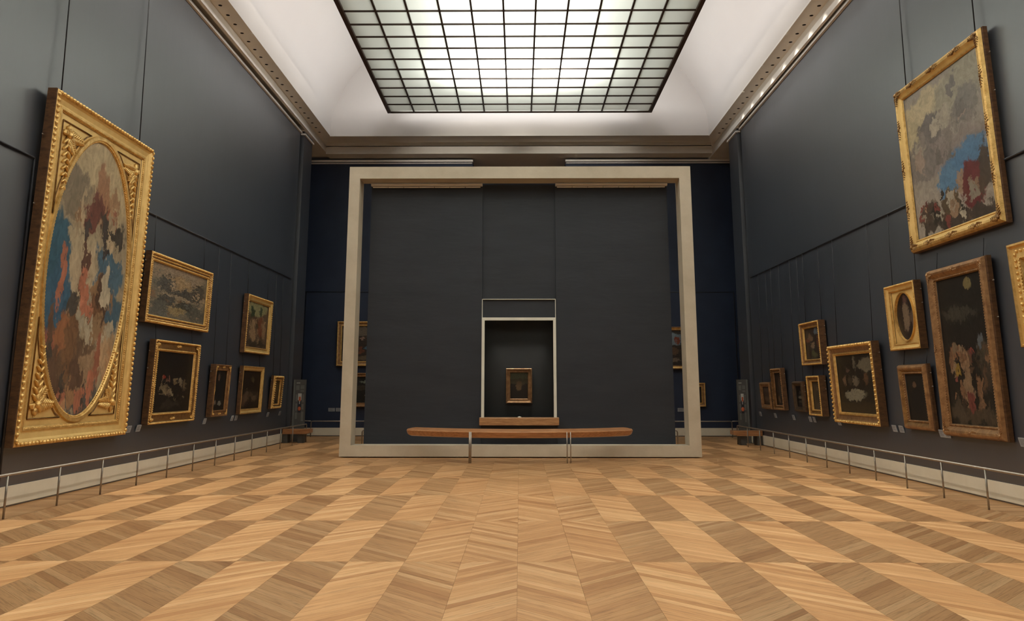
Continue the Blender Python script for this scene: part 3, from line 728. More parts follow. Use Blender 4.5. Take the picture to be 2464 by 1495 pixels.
def picture(name, label, wall, c0, w, h, zb, T, tilt, fw, canvas_mat, style='classic', mats=('gold', 'gold_flat', 'gold_side'),
            bead=None, bead_in=None, corners=0.0, mids=0, cable_top=None, group=None, oval=None, pins=True, gap=0.02, corner_mat=None):
    if wall == 'B': loc = (c0, YB - gap, zb); rz = 0.0
    elif wall == 'N': loc = (c0, YD + 0.50 - gap, zb); rz = 0.0
    elif wall == 'L': loc = (WL + gap, c0, zb); rz = math.pi / 2
    else: loc = (WR - gap, c0, zb); rz = -math.pi / 2
    g = thing(name, label, 'painting', loc, (math.radians(tilt), 0, rz), group)
    mA, mB, mS = mats; face = None
    for (nm, mk, pf) in PROFILES[style]:
        fo = obj(nm.replace('_face', '') if nm != 'outer_moulding' else 'frame_side', moulding(w, h, [(a * fw, b * T) for a, b in pf]), {'A': mA, 'B': mB, 'side': mS}[mk], g)
        if nm == 'outer_moulding_face': face = fo
    depth = PROFILES[style][-1][2][-1][1] * T
    if oval is None:
        obj('canvas', box(-w / 2 + fw * 0.97, w / 2 - fw * 0.97, -depth + 0.012, -0.01, fw * 0.97, h - fw * 0.97), canvas_mat, g)
    else:
        ow, oh, band = oval                    # half axes of the oval opening
        iw, ih = w - 2 * fw, h - 2 * fw; nseg = 96
        el = lambda a_, b_, y: [(a_ * math.cos(2 * math.pi * j / nseg), -y, h / 2 + b_ * math.sin(2 * math.pi * j / nseg)) for j in range(nseg)]
        def rc(mx, mz, y):
            pts = []
            for j in range(nseg):
                ca, sa = math.cos(2 * math.pi * j / nseg), math.sin(2 * math.pi * j / nseg)
                # aim along the ellipse's own parameter so that corners fall on 45 degree rays
                k = min(mx / abs(ca) if abs(ca) > 1e-6 else 9e9, mz / abs(sa) if abs(sa) > 1e-6 else 9e9)
                X_, Z_ = ca * mx, sa * mz
                kk = min(mx / abs(X_) if abs(X_) > 1e-6 else 9e9, mz / abs(Z_) if abs(Z_) > 1e-6 else 9e9)
                pts.append((X_ * kk, -y, h / 2 + Z_ * kk))
            return pts
        sp_ = MB(); sp_.rings([rc(iw / 2 + 0.005, ih / 2 + 0.005, depth - 0.01), el(ow + band, oh + band, depth - 0.01)], True)
        spo = obj('spandrel_panel', sp_, 'gold_flat', g)
        rim = MB(); rim.rings([el(ow + band, oh + band, depth - 0.01), el(ow + band * 0.9, oh + band * 0.9, depth + 0.03), el(ow + band * 0.35, oh + band * 0.35, depth + 0.03), el(ow + band * 0.25, oh + band * 0.25, depth + 0.01), el(ow, oh, depth - 0.03)], True)
        rimo = obj('oval_rim', rim, mA, g)
        bd = MB(); nb = int(math.pi * (ow + oh) / (0.05 if h > 3 else 0.03)); br = 0.018 if h > 3 else 0.009
        for j in range(nb):
            a = 2 * math.pi * j / nb
            bd.ball(((ow + band * 0.12) * math.cos(a), -depth, h / 2 + (oh + band * 0.12) * math.sin(a)), (br, br, br), 6, 4)
        obj('rim_beads', bd, mA, rimo, kind='stuff')
        cv = MB(); cv.rings([el(ow + 0.01, oh + 0.01, depth - 0.025), el(ow + 0.01, oh + 0.01, depth - 0.05)], True, (True, True))
        obj('canvas', cv, canvas_mat, g)
        if h > 3:
            for sx in (-1, 1):
                for sz in (-1, 1):
                    # raised border of the corner field
                    fx, fz = iw / 2 - 0.10, ih / 2 - 0.12
                    lf = MB()
                    cxn, czn = sx * (fx - 0.20), h / 2 + sz * (fz - 0.24)
                    leaf_cluster(lf, cxn, czn, -depth - 0.015, 0.22, [(0, -sz, 1.05), (-sx, 0, 0.48), (-sx * 0.6, -sz * 0.75, 0.34), (sx, sz, 0.10)], 8, 0.55)
                    obj('leaf_ornament', lf, 'gold', spo)
                    bd_ = MB()
                    P = [(sx * fx, h / 2 + sz * fz), (sx * fx, h / 2 + sz * (fz - 1.75)), (sx * (fx - 0.98), h / 2 + sz * fz)]
                    curve = []
                    for i in range(9):      # concave side follows the oval
                        a = math.radians(26 + (66 - 26) * i / 8)
                        curve.append((sx * (ow + band + 0.06) * math.cos(a), h / 2 + sz * (oh + band + 0.06) * math.sin(a)))
                    pth = [P[0], P[1]] + curve + [P[2], P[0]]
                    bd_.tube([(x, -depth - 0.004, z) for x, z in pth], 0.012, 6)
                    obj('field_border', bd_, 'gold_dark', spo)
    if bead:
        for (ins, tf, step, rad, lg) in bead:
            obj('bead_row', beads(w, h, ins * fw, tf * T, step, rad, lg), mA, face, kind='stuff')
    if corners:
        cmx = corner_mat or mA
        for sx in (-1, 1):
            for (zz, sz) in ((0, 1), (h, -1)):
                lf = MB(); leaf_cluster(lf, sx * (w / 2 - fw * 0.42), zz + sz * fw * 0.42, -T * 0.95, corners, [(-sx, 0, corners * 2.2), (0, sz, corners * 2.2)], 5, 0.5)
                obj('corner_ornament', lf, cmx, face)
        for k in range(mids):
            f_ = (k + 1) / (mids + 1)
            for (zz, ) in ((fw * 0.42,), (h - fw * 0.42,)):
                lf = MB(); leaf_cluster(lf, -w / 2 + w * f_, zz, -T * 0.95, corners * 0.8, [(-1, 0, corners * 2), (1, 0, corners * 2)], 4, 0.5); obj('side_ornament', lf, cmx, face)
            for xx in (-w / 2 + fw * 0.42, w / 2 - fw * 0.42):
                lf = MB(); leaf_cluster(lf, xx, h * f_, -T * 0.95, corners * 0.8, [(0, -1, corners * 2), (0, 1, corners * 2)], 4, 0.5); obj('side_ornament', lf, cmx, face)
    if pins and wall in 'LR':
        xs = (-w / 2 - 0.03) if wall == 'L' else (w / 2 + 0.03)
        for f_ in (0.66, 0.86):
            obj('hanger', MB().ball((xs, -0.03, h * f_), (0.035, 0.012, 0.014), 6, 4), 'steel', g)
    if cable_top is not None:
        tl = math.radians(tilt)
        for f_ in (-0.40, 0.40):
            x = f_ * w
            dd = math.sin(tl) * h * 0.97; zt = zb + h * math.cos(tl) * 0.99
            nx = 1 if wall == 'L' else -1
            base_x = loc[0] + nx * (dd + 0.02)
            yy = c0 + (x if wall == 'L' else -x)
            top_x = (WL + 0.05) if wall == 'L' else (WR - 0.05)
            o = obj('cable', MB().tube([(base_x, yy, zt), (top_x, yy, cable_top)], 0.011 if cable_top > 8 else 0.007, 6), 'cablem'); world_child(o, g)
    return g

SK = (0.34, 0.30, 0.23)
# huge gilded frame with an oval canvas
a_jup = art('oval_canvas_paint', (0.30, 0.24, 0.16), [
    (0.5, 0.86, 0.55, 0.18, (0.42, 0.33, 0.20)), (0.2, 0.80, 0.22, 0.10, (0.20, 0.16, 0.11)), (0.10, 0.52, 0.26, 0.17, (0.045, 0.10, 0.14)), (0.72, 0.55, 0.25, 0.06, (0.07, 0.12, 0.16)),
    (0.16, 0.38, 0.22, 0.12, (0.05, 0.105, 0.16)), (0.86, 0.38, 0.14, 0.12, (0.06, 0.105, 0.14)), (0.42, 0.52, 0.16, 0.14, (0.38, 0.30, 0.20)), (0.38, 0.62, 0.2, 0.05, (0.36, 0.29, 0.19)),
    (0.58, 0.79, 0.10, 0.13, (0.30, 0.16, 0.09)), (0.50, 0.73, 0.13, 0.06, (0.15, 0.06, 0.045)), (0.75, 0.69, 0.19, 0.05, (0.06, 0.05, 0.04)), (0.72, 0.74, 0.07, 0.04, (0.26, 0.10, 0.06)),
    (0.66, 0.45, 0.20, 0.06, (0.22, 0.13, 0.07)), (0.60, 0.38, 0.14, 0.05, (0.17, 0.09, 0.05)), (0.24, 0.28, 0.20, 0.07, (0.27, 0.12, 0.06)), (0.10, 0.25, 0.10, 0.08, (0.30, 0.11, 0.07)),
    (0.70, 0.30, 0.17, 0.06, (0.25, 0.16, 0.09)), (0.45, 0.20, 0.24, 0.08, (0.13, 0.08, 0.05)), (0.62, 0.15, 0.22, 0.07, (0.27, 0.18, 0.11)), (0.30, 0.10, 0.22, 0.06, (0.12, 0.08, 0.05)), (0.55, 0.05, 0.25, 0.05, (0.09, 0.085, 0.08)), (0.40, 0.33, 0.10, 0.03, (0.38, 0.32, 0.22))]
    + strokes(3, 34, (0.1, 0.92, 0.04, 0.48), [(0.30, 0.17, 0.09), (0.36, 0.24, 0.14), (0.10, 0.06, 0.04), (0.07, 0.06, 0.05), (0.33, 0.13, 0.08), (0.34, 0.29, 0.21), (0.20, 0.11, 0.06)], 0.03, 0.075)
    + strokes(4, 12, (0.3, 0.8, 0.58, 0.86), [(0.30, 0.18, 0.10), (0.13, 0.07, 0.05), (0.33, 0.25, 0.16), (0.06, 0.05, 0.045)], 0.02, 0.05), 0.13, 3.5, 0.35, 1.0)
picture('oval_painting', 'huge painting of cloudy blue and flesh tones in an oval gilded frame with leafy corners', 'L', 15.43, 3.84, 6.25, 0.97, 0.19, 0.9, 0.33, a_jup,
        'classic', ('gold', 'gold_flat', 'gold_side'), bead=[(0.15, 1.0, 0.105, 0.036, 0.9), (0.9, 0.62, 0.045, 0.016, 0.9)], cable_top=11.55, oval=(1.43, 2.66, 0.13))
a_par = art('crowded_grey_paint', (0.17, 0.145, 0.105), [
    (0.5, 0.88, 0.5, 0.2, (0.26, 0.20, 0.14)), (0.5, 0.72, 0.22, 0.16, (0.30, 0.21, 0.12)), (0.25, 0.6, 0.18, 0.14, (0.09, 0.085, 0.075)), (0.6, 0.5, 0.22, 0.12, (0.075, 0.07, 0.06)), (0.85, 0.6, 0.14, 0.16, (0.085, 0.075, 0.06)),
    (0.45, 0.42, 0.3, 0.05, (0.24, 0.19, 0.13)), (0.3, 0.3, 0.2, 0.12, (0.08, 0.075, 0.065)), (0.62, 0.28, 0.2, 0.1, (0.07, 0.065, 0.05)), (0.5, 0.16, 0.14, 0.08, (0.25, 0.19, 0.10)), (0.15, 0.14, 0.2, 0.14, (0.10, 0.095, 0.08)), (0.85, 0.15, 0.2, 0.15, (0.09, 0.085, 0.07))]
    + strokes(5, 46, (0.02, 0.98, 0.03, 0.85), [(0.24, 0.19, 0.13), (0.07, 0.065, 0.055), (0.30, 0.22, 0.14), (0.12, 0.12, 0.11), (0.16, 0.10, 0.06)], 0.012, 0.035, 1.0), 0.2, 6.0, 0.55, 2.0)
picture('wide_painting', 'wide crowded grey and tan painting in a carved gilt frame beside the huge oval', 'L', 19.72, 3.70, 1.62, 3.40, 0.15, 1.3, 0.20, a_par,
        'classic', ('gold', 'gold_brown', 'gold_side'), bead=[(0.2, 0.98, 0.055, 0.024, 0.8), (0.5, 0.72, 0.06, 0.02, 0.9), (0.86, 0.72, 0.05, 0.018, 0.9)], cable_top=5.9)
a_ent = art('dark_gathering_paint', (0.014, 0.011, 0.009), [
    (0.3, 0.35, 0.14, 0.08, (0.16, 0.125, 0.075)), (0.42, 0.27, 0.12, 0.04, (0.19, 0.155, 0.10)), (0.56, 0.55, 0.05, 0.07, (0.14, 0.105, 0.06)), (0.70, 0.54, 0.05, 0.08, (0.15, 0.12, 0.08)), (0.22, 0.58, 0.04, 0.05, (0.20, 0.03, 0.02)),
    (0.82, 0.48, 0.05, 0.1, (0.10, 0.075, 0.045)), (0.5, 0.12, 0.3, 0.05, (0.03, 0.024, 0.018)), (0.36, 0.55, 0.03, 0.05, (0.14, 0.07, 0.05))]
    + strokes(9, 16, (0.1, 0.9, 0.15, 0.65), [(0.13, 0.10, 0.06), (0.05, 0.035, 0.025), (0.09, 0.06, 0.04)], 0.012, 0.035), 0.18, 5.0, 0.5, 3.0)
picture('dark_painting', 'dark painting with pale patches low in the middle, in a broad ornate gilt frame', 'L', 19.71, 2.62, 1.93, 1.12, 0.15, 1.4, 0.26, a_ent,
        'cassetta', ('gold', 'gold_dark', 'gold_side'), bead=[(0.1, 1.0, 0.055, 0.022, 0.85), (0.86, 0.84, 0.045, 0.015, 0.9)], corners=0.07, mids=1, cable_top=3.385)
a_port = art('dark_portrait_paint', (0.012, 0.012, 0.011), [(0.4, 0.82, 0.10, 0.08, (0.12, 0.07, 0.045)), (0.22, 0.2, 0.08, 0.06, (0.15, 0.11, 0.08)), (0.62, 0.16, 0.16, 0.05, (0.16, 0.16, 0.14)), (0.5, 0.45, 0.35, 0.25, (0.010, 0.011, 0.012))], 0.06, 5, 0.4, 4.0)
picture('narrow_painting', 'near-black portrait panel in a pinkish gilt frame with carved knobbly corners', 'L', 22.76, 1.20, 1.42, 1.17, 0.16, 2.2, 0.17, a_port,
        'cassetta', ('gold_brown', 'gold_brown', 'gold_side'), corners=0.055, mids=1, cable_top=5.9, corner_mat='gold')
a_two = art('warm_figures_paint', (0.119, 0.076, 0.048), [(0.5, 0.86, 0.5, 0.16, (0.272, 0.255, 0.128)), (0.25, 0.78, 0.1, 0.12, (0.051, 0.068, 0.034)), (0.65, 0.82, 0.08, 0.1, (0.060, 0.076, 0.043)), (0.3, 0.5, 0.13, 0.12, (0.340, 0.221, 0.119)), (0.68, 0.48, 0.16, 0.24, (0.187, 0.068, 0.034)),
    (0.35, 0.3, 0.12, 0.14, (0.289, 0.187, 0.102)), (0.85, 0.4, 0.08, 0.2, (0.272, 0.170, 0.093)), (0.5, 0.08, 0.5, 0.08, (0.051, 0.037, 0.024))]
    + strokes(10, 16, (0.1, 0.9, 0.1, 0.75), [(0.340, 0.221, 0.119), (0.170, 0.060, 0.034), (0.085, 0.060, 0.034), (0.272, 0.187, 0.102)], 0.02, 0.06), 0.16, 5, 0.45, 5.0)
picture('warm_painting', 'warm brown and green painting in a plain deep gold frame, above the dull brown one', 'L', 25.76, 2.48, 1.80, 3.01, 0.15, 1.3, 0.20, a_two,
        'classic', ('gold', 'gold_flat', 'gold_side'), bead=[(0.2, 0.98, 0.07, 0.022, 0.7)], cable_top=5.92)
a_brn = art('dull_brown_paint', (0.022, 0.015, 0.010), [(0.6, 0.75, 0.12, 0.06, (0.09, 0.07, 0.035)), (0.3, 0.3, 0.15, 0.1, (0.10, 0.065, 0.04)), (0.75, 0.28, 0.12, 0.12, (0.12, 0.08, 0.05)), (0.55, 0.36, 0.1, 0.08, (0.08, 0.05, 0.03)), (0.15, 0.2, 0.08, 0.14, (0.09, 0.05, 0.03))]
    + strokes(11, 14, (0.1, 0.9, 0.08, 0.5), [(0.11, 0.075, 0.045), (0.05, 0.03, 0.02), (0.14, 0.10, 0.07)], 0.015, 0.04), 0.22, 7, 0.55, 6.0)
picture('brown_painting', 'dull dark brown painting in a plain narrow gold frame under the warm one', 'L', 25.52, 2.02, 1.45, 1.16, 0.13, 1.7, 0.15, a_brn, 'classic', ('gold', 'gold_flat', 'gold_side'), cable_top=3.0)
a_sml = art('small_brown_paint', (0.05, 0.035, 0.018), [(0.5, 0.7, 0.4, 0.3, (0.10, 0.07, 0.03)), (0.4, 0.15, 0.4, 0.15, (0.012, 0.010, 0.008)), (0.6, 0.4, 0.2, 0.15, (0.09, 0.05, 0.025))], 0.25, 5, 0.45, 7.0)
picture('beaded_painting', 'small brown picture in a heavily beaded gilt frame next to the end of the wall', 'L', 28.11, 1.0, 1.13, 1.24, 0.15, 3.5, 0.17, a_sml,
        'swept', ('gold', 'gold_dark', 'gold_side'), bead=[(0.3, 1.0, 0.07, 0.034, 0.85), (0.85, 0.66, 0.05, 0.018, 0.9)], cable_top=5.93)

# the other wall
a_sky = art('sky_and_crowd_paint', (0.30, 0.26, 0.22), [(0.3, 0.8, 0.45, 0.18, (0.46, 0.38, 0.24)), (0.12, 0.7, 0.2, 0.12, (0.42, 0.35, 0.22)), (0.75, 0.85, 0.35, 0.16, (0.30, 0.27, 0.20)), (0.35, 0.68, 0.20, 0.12, (0.15, 0.13, 0.12)), (0.78, 0.72, 0.18, 0.14, (0.19, 0.17, 0.15)),
    (0.45, 0.48, 0.55, 0.12, (0.24, 0.20, 0.18)), (0.15, 0.5, 0.22, 0.14, (0.19, 0.165, 0.15)), (0.72, 0.36, 0.32, 0.13, (0.09, 0.18, 0.30)), (0.45, 0.30, 0.12, 0.09, (0.10, 0.19, 0.30)),
    (0.78, 0.22, 0.14, 0.14, (0.13, 0.03, 0.03)), (0.92, 0.30, 0.08, 0.14, (0.07, 0.05, 0.035)), (0.2, 0.12, 0.18, 0.12, (0.08, 0.055, 0.04)), (0.32, 0.09, 0.10, 0.08, (0.30, 0.27, 0.21)), (0.5, 0.16, 0.12, 0.10, (0.10, 0.07, 0.04)), (0.6, 0.05, 0.5, 0.06, (0.06, 0.045, 0.035)), (0.62, 0.27, 0.06, 0.05, (0.28, 0.19, 0.13))]
    + strokes(6, 24, (0.05, 0.95, 0.02, 0.26), [(0.09, 0.06, 0.04), (0.26, 0.17, 0.11), (0.05, 0.04, 0.03), (0.30, 0.26, 0.20), (0.15, 0.045, 0.035)], 0.015, 0.045)
    + strokes(7, 12, (0.1, 0.9, 0.45, 0.9), [(0.20, 0.17, 0.15), (0.38, 0.33, 0.26), (0.15, 0.13, 0.12), (0.28, 0.21, 0.17)], 0.03, 0.08), 0.14, 3.4, 0.3, 8.0)
picture('sky_painting', 'large painting of pale clouds over blue and red in a gilt frame with scrolled ornaments', 'R', 15.07, 3.32, 3.56, 4.72, 0.17, 1.0, 0.26, a_sky,
        'swept', ('gold', 'gold_flat', 'gold_side'), corners=0.11, mids=3, cable_top=11.5, corner_mat='gold_dark')
a_tall = art('dark_tall_paint', (0.018, 0.015, 0.012), [(0.68, 0.93, 0.10, 0.04, (0.15, 0.12, 0.055)), (0.4, 0.75, 0.4, 0.04, (0.045, 0.04, 0.03)), (0.3, 0.5, 0.16, 0.06, (0.17, 0.085, 0.045)), (0.45, 0.45, 0.1, 0.10, (0.20, 0.125, 0.075)), (0.60, 0.49, 0.09, 0.03, (0.20, 0.05, 0.04)),
    (0.26, 0.36, 0.1, 0.04, (0.20, 0.13, 0.03)), (0.45, 0.25, 0.07, 0.14, (0.19, 0.125, 0.075)), (0.68, 0.22, 0.07, 0.12, (0.16, 0.09, 0.05)), (0.85, 0.45, 0.12, 0.14, (0.055, 0.045, 0.03)), (0.82, 0.56, 0.07, 0.04, (0.09, 0.10, 0.11)), (0.85, 0.3, 0.12, 0.12, (0.04, 0.03, 0.022)), (0.5, 0.07, 0.6, 0.07, (0.06, 0.045, 0.03))]
    + strokes(8, 26, (0.08, 0.95, 0.12, 0.55), [(0.18, 0.10, 0.055), (0.05, 0.035, 0.025), (0.10, 0.06, 0.035), (0.16, 0.05, 0.04), (0.03, 0.025, 0.02), (0.20, 0.14, 0.09)], 0.02, 0.05), 0.12, 4.2, 0.4, 9.0)
picture('tall_painting', 'tall dark painting with warm flesh patches in a brown carved frame under the sky painting', 'R', 15.07, 2.04, 3.22, 1.04, 0.18, 1.0, 0.24, a_tall,
        'swept', ('gold_brown', 'gold_brown', 'gold_side'), bead=[(0.9, 0.64, 0.05, 0.013, 0.9)], corners=0.085, mids=1, cable_top=4.6)
a_ov = art('small_oval_paint', (0.022, 0.014, 0.012), [(0.5, 0.5, 0.2, 0.3, (0.17, 0.12, 0.08)), (0.85, 0.45, 0.12, 0.2, (0.11, 0.07, 0.05)), (0.5, 0.85, 0.12, 0.08, (0.10, 0.05, 0.04)), (0.15, 0.5, 0.14, 0.3, (0.03, 0.02, 0.015))], 0.15, 5, 0.4, 10.0)
picture('small_oval_painting', 'small dark oval canvas set in a square matt gold frame above the bearded-dark portrait'.replace('bearded-dark', 'dark'), 'R', 17.32, 1.36, 1.42, 2.75, 0.17, 1.5, 0.15, a_ov,
        'classic', ('gold', 'gold_flat', 'gold_side'), bead=[(0.2, 0.98, 0.035, 0.013, 0.85)], cable_top=5.82, oval=(0.40, 0.50, 0.035))
a_pr = art('gentleman_paint', (0.016, 0.014, 0.012), [(0.42, 0.76, 0.09, 0.07, (0.11, 0.065, 0.04)), (0.5, 0.62, 0.05, 0.06, (0.12, 0.11, 0.09)), (0.5, 0.4, 0.35, 0.3, (0.011, 0.010, 0.010))], 0.05, 5, 0.35, 11.0)
picture('portrait_painting', 'black portrait picture in a broad tan gilt frame under the small oval one', 'R', 17.12, 1.22, 1.35, 1.09, 0.15, 2.6, 0.20, a_pr,
        'swept', ('gold_brown', 'gold_dark', 'gold_side'), bead=[(0.88, 0.64, 0.05, 0.018, 0.85)], cable_top=2.74)
a_sup = art('table_scene_paint', (0.026, 0.020, 0.014), [(0.8, 0.82, 0.2, 0.13, (0.13, 0.11, 0.075)), (0.5, 0.85, 0.05, 0.14, (0.10, 0.085, 0.06)), (0.45, 0.30, 0.30, 0.10, (0.20, 0.18, 0.13)), (0.18, 0.55, 0.05, 0.10, (0.13, 0.08, 0.05)), (0.5, 0.52, 0.07, 0.09, (0.13, 0.105, 0.075)), (0.78, 0.58, 0.07, 0.1, (0.10, 0.055, 0.03)), (0.35, 0.55, 0.06, 0.08, (0.06, 0.045, 0.03)), (0.5, 0.08, 0.6, 0.1, (0.045, 0.032, 0.018)), (0.3, 0.72, 0.05, 0.04, (0.10, 0.06, 0.045))], 0.12, 4.5, 0.4, 12.0)
picture('table_painting', 'dark brown painting with a pale cloth patch in a deep fluted gold frame', 'R', 20.08, 2.68, 1.95, 1.08, 0.20, 2.2, 0.27, a_sup,
        'classic', ('gold', 'gold_brown', 'gold_side'), bead=[(0.16, 1.0, 0.10, 0.036, 0.7)], cable_top=5.84)
a_r6 = art('colourful_small_paint', (0.04, 0.03, 0.025), [(0.7, 0.85, 0.15, 0.1, (0.10, 0.12, 0.14)), (0.35, 0.7, 0.14, 0.12, (0.14, 0.09, 0.055)), (0.45, 0.42, 0.12, 0.12, (0.20, 0.14, 0.09)), (0.85, 0.5, 0.12, 0.25, (0.14, 0.06, 0.035)), (0.5, 0.15, 0.2, 0.1, (0.08, 0.08, 0.04)), (0.15, 0.6, 0.1, 0.1, (0.12, 0.045, 0.03))], 0.2, 6, 0.45, 13.0)
picture('colourful_painting', 'small colourful crowded picture in a deep gold box frame, hung highest past the table scene', 'R', 22.83, 1.55, 1.21, 2.58, 0.20, 1.6, 0.17, a_r6, 'classic', ('gold', 'gold_brown', 'gold_side'), bead=[(0.2, 0.98, 0.05, 0.016, 0.7)], cable_top=5.86)
a_r7 = art('grey_seated_paint', (0.05, 0.04, 0.028), [(0.5, 0.75, 0.1, 0.08, (0.11, 0.07, 0.045)), (0.5, 0.45, 0.3, 0.25, (0.03, 0.026, 0.02)), (0.6, 0.15, 0.3, 0.12, (0.07, 0.055, 0.04))], 0.1, 5, 0.35, 14.0)
picture('olive_painting', 'olive brown portrait in a deep box-like gold frame under the colourful picture', 'R', 22.77, 0.99, 1.10, 1.19, 0.20, 1.9, 0.17, a_r7, 'classic', ('gold', 'gold_dark', 'gold_side'), bead=[(0.2, 0.98, 0.05, 0.016, 0.7)], cable_top=2.57)
a_r8 = art('russet_small_paint', (0.045, 0.028, 0.018), [(0.4, 0.3, 0.25, 0.15, (0.12, 0.075, 0.045)), (0.5, 0.8, 0.4, 0.15, (0.07, 0.05, 0.04)), (0.7, 0.2, 0.1, 0.1, (0.14, 0.10, 0.07))], 0.25, 6, 0.45, 15.0)
picture('russet_painting', 'little russet picture in a pale brown frame, last on the wall next to the totem', 'R', 27.49, 1.07, 0.89, 1.25, 0.13, 3.4, 0.15, a_r8, 'swept', ('gold_brown', 'gold_brown', 'gold_side'), bead=[(0.88, 0.64, 0.05, 0.014, 0.8)], cable_top=5.87)
a_r9 = art('dark_lady_paint', (0.025, 0.018, 0.013), [(0.5, 0.7, 0.08, 0.2, (0.12, 0.07, 0.045)), (0.35, 0.15, 0.15, 0.12, (0.13, 0.075, 0.04)), (0.6, 0.4, 0.2, 0.2, (0.05, 0.04, 0.03))], 0.15, 5, 0.4, 16.0)
picture('twisted_frame_painting', 'upright dark picture in a rope-beaded brown gilt frame between two little dark ones', 'R', 26.09, 1.03, 1.31, 1.26, 0.15, 2.6, 0.15, a_r9, 'classic', ('gold_brown', 'gold_dark', 'gold_side'), bead=[(0.25, 0.98, 0.055, 0.024, 0.8), (0.86, 0.72, 0.04, 0.013, 0.8)], cable_top=5.87)
a_r10 = art('black_table_paint', (0.012, 0.011, 0.010), [(0.5, 0.45, 0.3, 0.06, (0.13, 0.115, 0.09)), (0.55, 0.7, 0.1, 0.08, (0.08, 0.06, 0.045)), (0.5, 0.25, 0.25, 0.05, (0.07, 0.06, 0.045))], 0.12, 5, 0.4, 17.0)
picture('black_framed_painting', 'small blackish picture in a dark carved wooden frame', 'R', 24.29, 0.83, 0.88, 1.26, 0.13, 3.0, 0.14, a_r10, 'swept', ('dark_frame', 'dark_frame', 'gold_side'), cable_top=5.86)
a_r11 = art('hidden_paint', (0.03, 0.025, 0.02), [(0.5, 0.5, 0.3, 0.3, (0.1, 0.07, 0.05))], 0.2, 4, 0.4, 18.0)
picture('edge_painting', 'gold panelled frame with carved ribbing beside the tall dark painting, mostly past the picture edge'.replace(', mostly past the picture edge', ''), 'R', 12.60, 1.36, 1.70, 2.60, 0.20, 2.0, 0.30, a_r11, 'cassetta', ('gold', 'gold_flat', 'gold_side'), bead=[(0.45, 0.72, 0.10, 0.03, 0.75), (0.86, 0.84, 0.05, 0.014, 0.9)])

# pictures on the back wall, seen past the portal
a_b1 = art('holy_scene_paint', (0.04, 0.03, 0.025), [(0.5, 0.85, 0.5, 0.15, (0.13, 0.105, 0.08)), (0.62, 0.7, 0.06, 0.07, (0.24, 0.18, 0.14)), (0.45, 0.62, 0.06, 0.06, (0.25, 0.16, 0.12)), (0.65, 0.55, 0.08, 0.07, (0.20, 0.03, 0.03)), (0.62, 0.38, 0.10, 0.08, (0.06, 0.12, 0.17)), (0.42, 0.32, 0.06, 0.12, (0.14, 0.05, 0.03)), (0.6, 0.08, 0.4, 0.06, (0.12, 0.09, 0.06)), (0.2, 0.4, 0.12, 0.3, (0.10, 0.06, 0.04))], 0.14, 4, 0.35, 19.0)
picture('blue_red_painting', 'painting with blue and red patches in a broad gilt frame behind the jamb', 'B', -6.42, 2.32, 1.84, 2.83, 0.14, 1.0, 0.20, a_b1, 'classic', ('gold', 'gold_brown', 'gold_side'), bead=[(0.2, 0.98, 0.07, 0.02, 0.7)])
a_b2 = art('dusk_paint', (0.018, 0.018, 0.016), [(0.55, 0.80, 0.35, 0.05, (0.13, 0.15, 0.12)), (0.72, 0.5, 0.05, 0.06, (0.18, 0.08, 0.07)), (0.42, 0.33, 0.06, 0.05, (0.18, 0.13, 0.10)), (0.3, 0.6, 0.2, 0.1, (0.05, 0.04, 0.03))], 0.14, 5, 0.35, 20.0)
picture('dusk_painting', 'nearly black painting with a pale streak, under the blue and red one at the back', 'B', -6.18, 1.80, 1.38, 1.17, 0.13, 1.0, 0.17, a_b2, 'classic', ('gold_brown', 'gold_brown', 'gold_side'), bead=[(0.2, 0.98, 0.07, 0.02, 0.7)])
a_b3 = art('cloud_scene_paint', (0.035, 0.028, 0.024), [(0.5, 0.75, 0.4, 0.18, (0.16, 0.20, 0.23)), (0.35, 0.85, 0.2, 0.08, (0.03, 0.04, 0.035)), (0.68, 0.72, 0.08, 0.08, (0.18, 0.05, 0.03)), (0.5, 0.42, 0.3, 0.1, (0.10, 0.06, 0.04)), (0.45, 0.16, 0.3, 0.06, (0.16, 0.12, 0.09))], 0.15, 4, 0.35, 21.0)
picture('pale_sky_painting', 'picture with a pale blue patch in a gilt frame, half hidden behind the display wall', 'B', 6.20, 2.10, 1.74, 2.70, 0.13, 1.0, 0.16, a_b3, 'classic', ('gold_brown', 'gold', 'gold_side'), bead=[(0.2, 0.98, 0.07, 0.018, 0.7)])
a_b4 = art('little_back_paint', (0.03, 0.022, 0.016), [(0.5, 0.6, 0.2, 0.2, (0.09, 0.065, 0.045)), (0.7, 0.3, 0.12, 0.1, (0.11, 0.08, 0.06))], 0.15, 4, 0.35, 22.0)
picture('lone_small_painting', 'small dark picture in a gold frame, alone low on the back wall past the jamb', 'B', 7.16, 0.90, 0.96, 1.19, 0.12, 1.0, 0.16, a_b4, 'classic', ('gold', 'gold_brown', 'gold_side'))
# the picture inside the vitrine: a plain stand-in in its colours
a_m = art('small_dark_panel_paint', (0.020, 0.015, 0.010), [(0.5, 0.88, 0.7, 0.2, (0.075, 0.075, 0.042)), (0.5, 0.66, 0.8, 0.12, (0.06, 0.045, 0.026)), (0.5, 0.2, 0.7, 0.35, (0.018, 0.012, 0.009)), (0.5, 0.5, 0.18, 0.2, (0.10, 0.06, 0.03))], 0.10, 3.5, 0.3, 23.0)
picture('panel_painting', 'small dark olive and brown panel picture in a carved gilt frame inside the vitrine', 'N', -0.012, 0.785, 1.03, 1.49, 0.12, 0.0, 0.135, a_m, 'classic', ('gold_brown', 'gold_brown', 'gold_side'), bead=[(0.2, 0.98, 0.035, 0.011, 0.8), (0.84, 0.74, 0.03, 0.007, 0.8)])

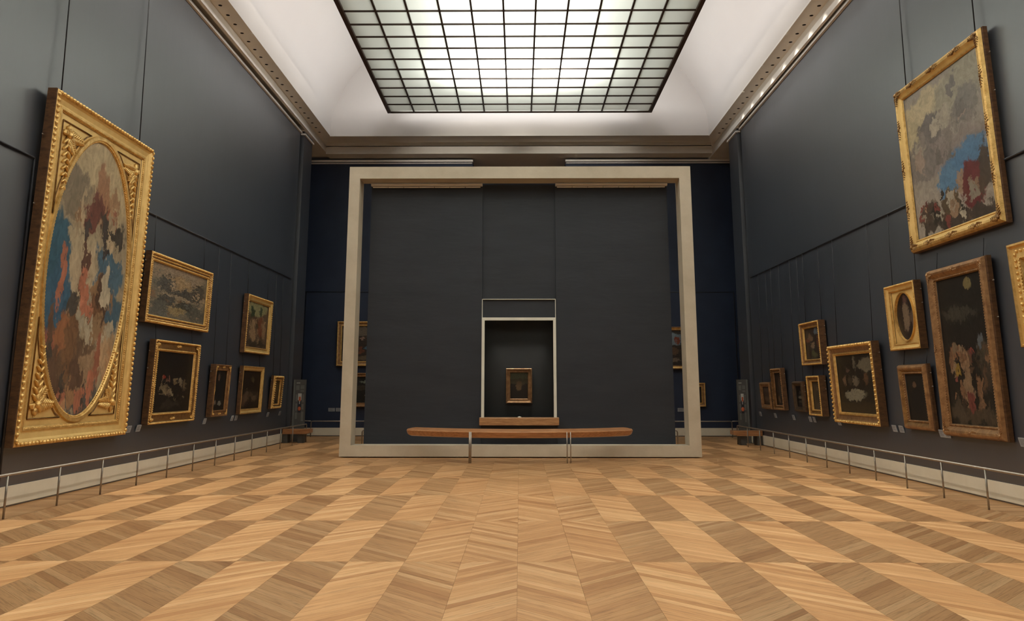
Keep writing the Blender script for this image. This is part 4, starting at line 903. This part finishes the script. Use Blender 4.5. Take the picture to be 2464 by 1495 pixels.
# ------------------------------------------------------------------ caption plates
pl_me = box(-0.10, 0.10, -0.012, 0.0, -0.075, 0.075)
def caption(label, wall, c0, z=1.06, wdt=0.2, ht=0.15):
    if wall == 'B': loc = (c0, YB - 0.02, z); rz = 0.0
    elif wall == 'L': loc = (WL + 0.02, c0, z); rz = math.pi / 2
    else: loc = (WR - 0.02, c0, z); rz = -math.pi / 2
    g = thing('caption_plate', label, 'caption', loc, (math.radians(14 if wall != 'B' else 8), 0, rz), 'caption plates under the pictures')
    obj('plate', box(-wdt / 2, wdt / 2, -0.014, 0, -ht / 2, ht / 2), 'plate', g)
    tx = MB()
    for i in range(5):
        zz = ht * (0.32 - 0.15 * i); tx.box(-wdt * 0.38, wdt * (0.35 - 0.12 * ((i * 7) % 3)), -0.0155, -0.013, zz - ht * 0.025, zz + ht * 0.025)
    obj('print_lines', tx, 'platetext', g, kind='stuff')
for y, lab in ((17.82, 'grey caption plate by the lower corner of the huge oval frame'), (18.28, 'grey caption plate between the huge oval and the dark ornate picture'), (22.10, 'grey caption plate below the near-black narrow portrait'),
               (24.22, 'first of two grey caption plates at the corner of the dull brown picture'), (24.55, 'second of two grey caption plates at the corner of the dull brown picture'), (27.63, 'grey caption plate under the edge of the small beaded frame'), (29.0, 'lone grey caption plate between the beaded frame and the wall end')):
    caption(lab, 'L', y)
for y, lab in ((28.6, 'grey caption plate past the little russet picture near the totem'), (26.93, 'grey caption plate between the russet and the rope-framed pictures'), (25.15, 'grey caption plate between the rope-framed and black-framed pictures'),
               (23.72, 'first of two caption plates under the olive brown portrait'), (23.40, 'second of two caption plates under the olive brown portrait'), (21.6, 'grey caption plate at the lower corner of the table scene frame'),
               (18.45, 'first of the bluish caption plates between the table scene and portrait'), (18.12, 'second of the bluish caption plates beside the black portrait'), (16.405, 'caption plate between the black portrait and the tall dark painting'), (16.20, 'caption plate tucked behind the corner of the tall dark painting'), (13.8, 'caption plate beyond the tall dark painting, under the gold panelled frame')):
    caption(lab, 'R', y)
for x, lab in ((-7.71, 'pale caption plate alone on the blue back wall'), (-7.40, 'pale caption plate on the back wall half covered by the jamb'), (6.60, 'pale caption plate on the back wall between jamb and display wall')):
    caption(lab, 'B', x, 1.06, 0.27, 0.14)
print('planks', len(planks))
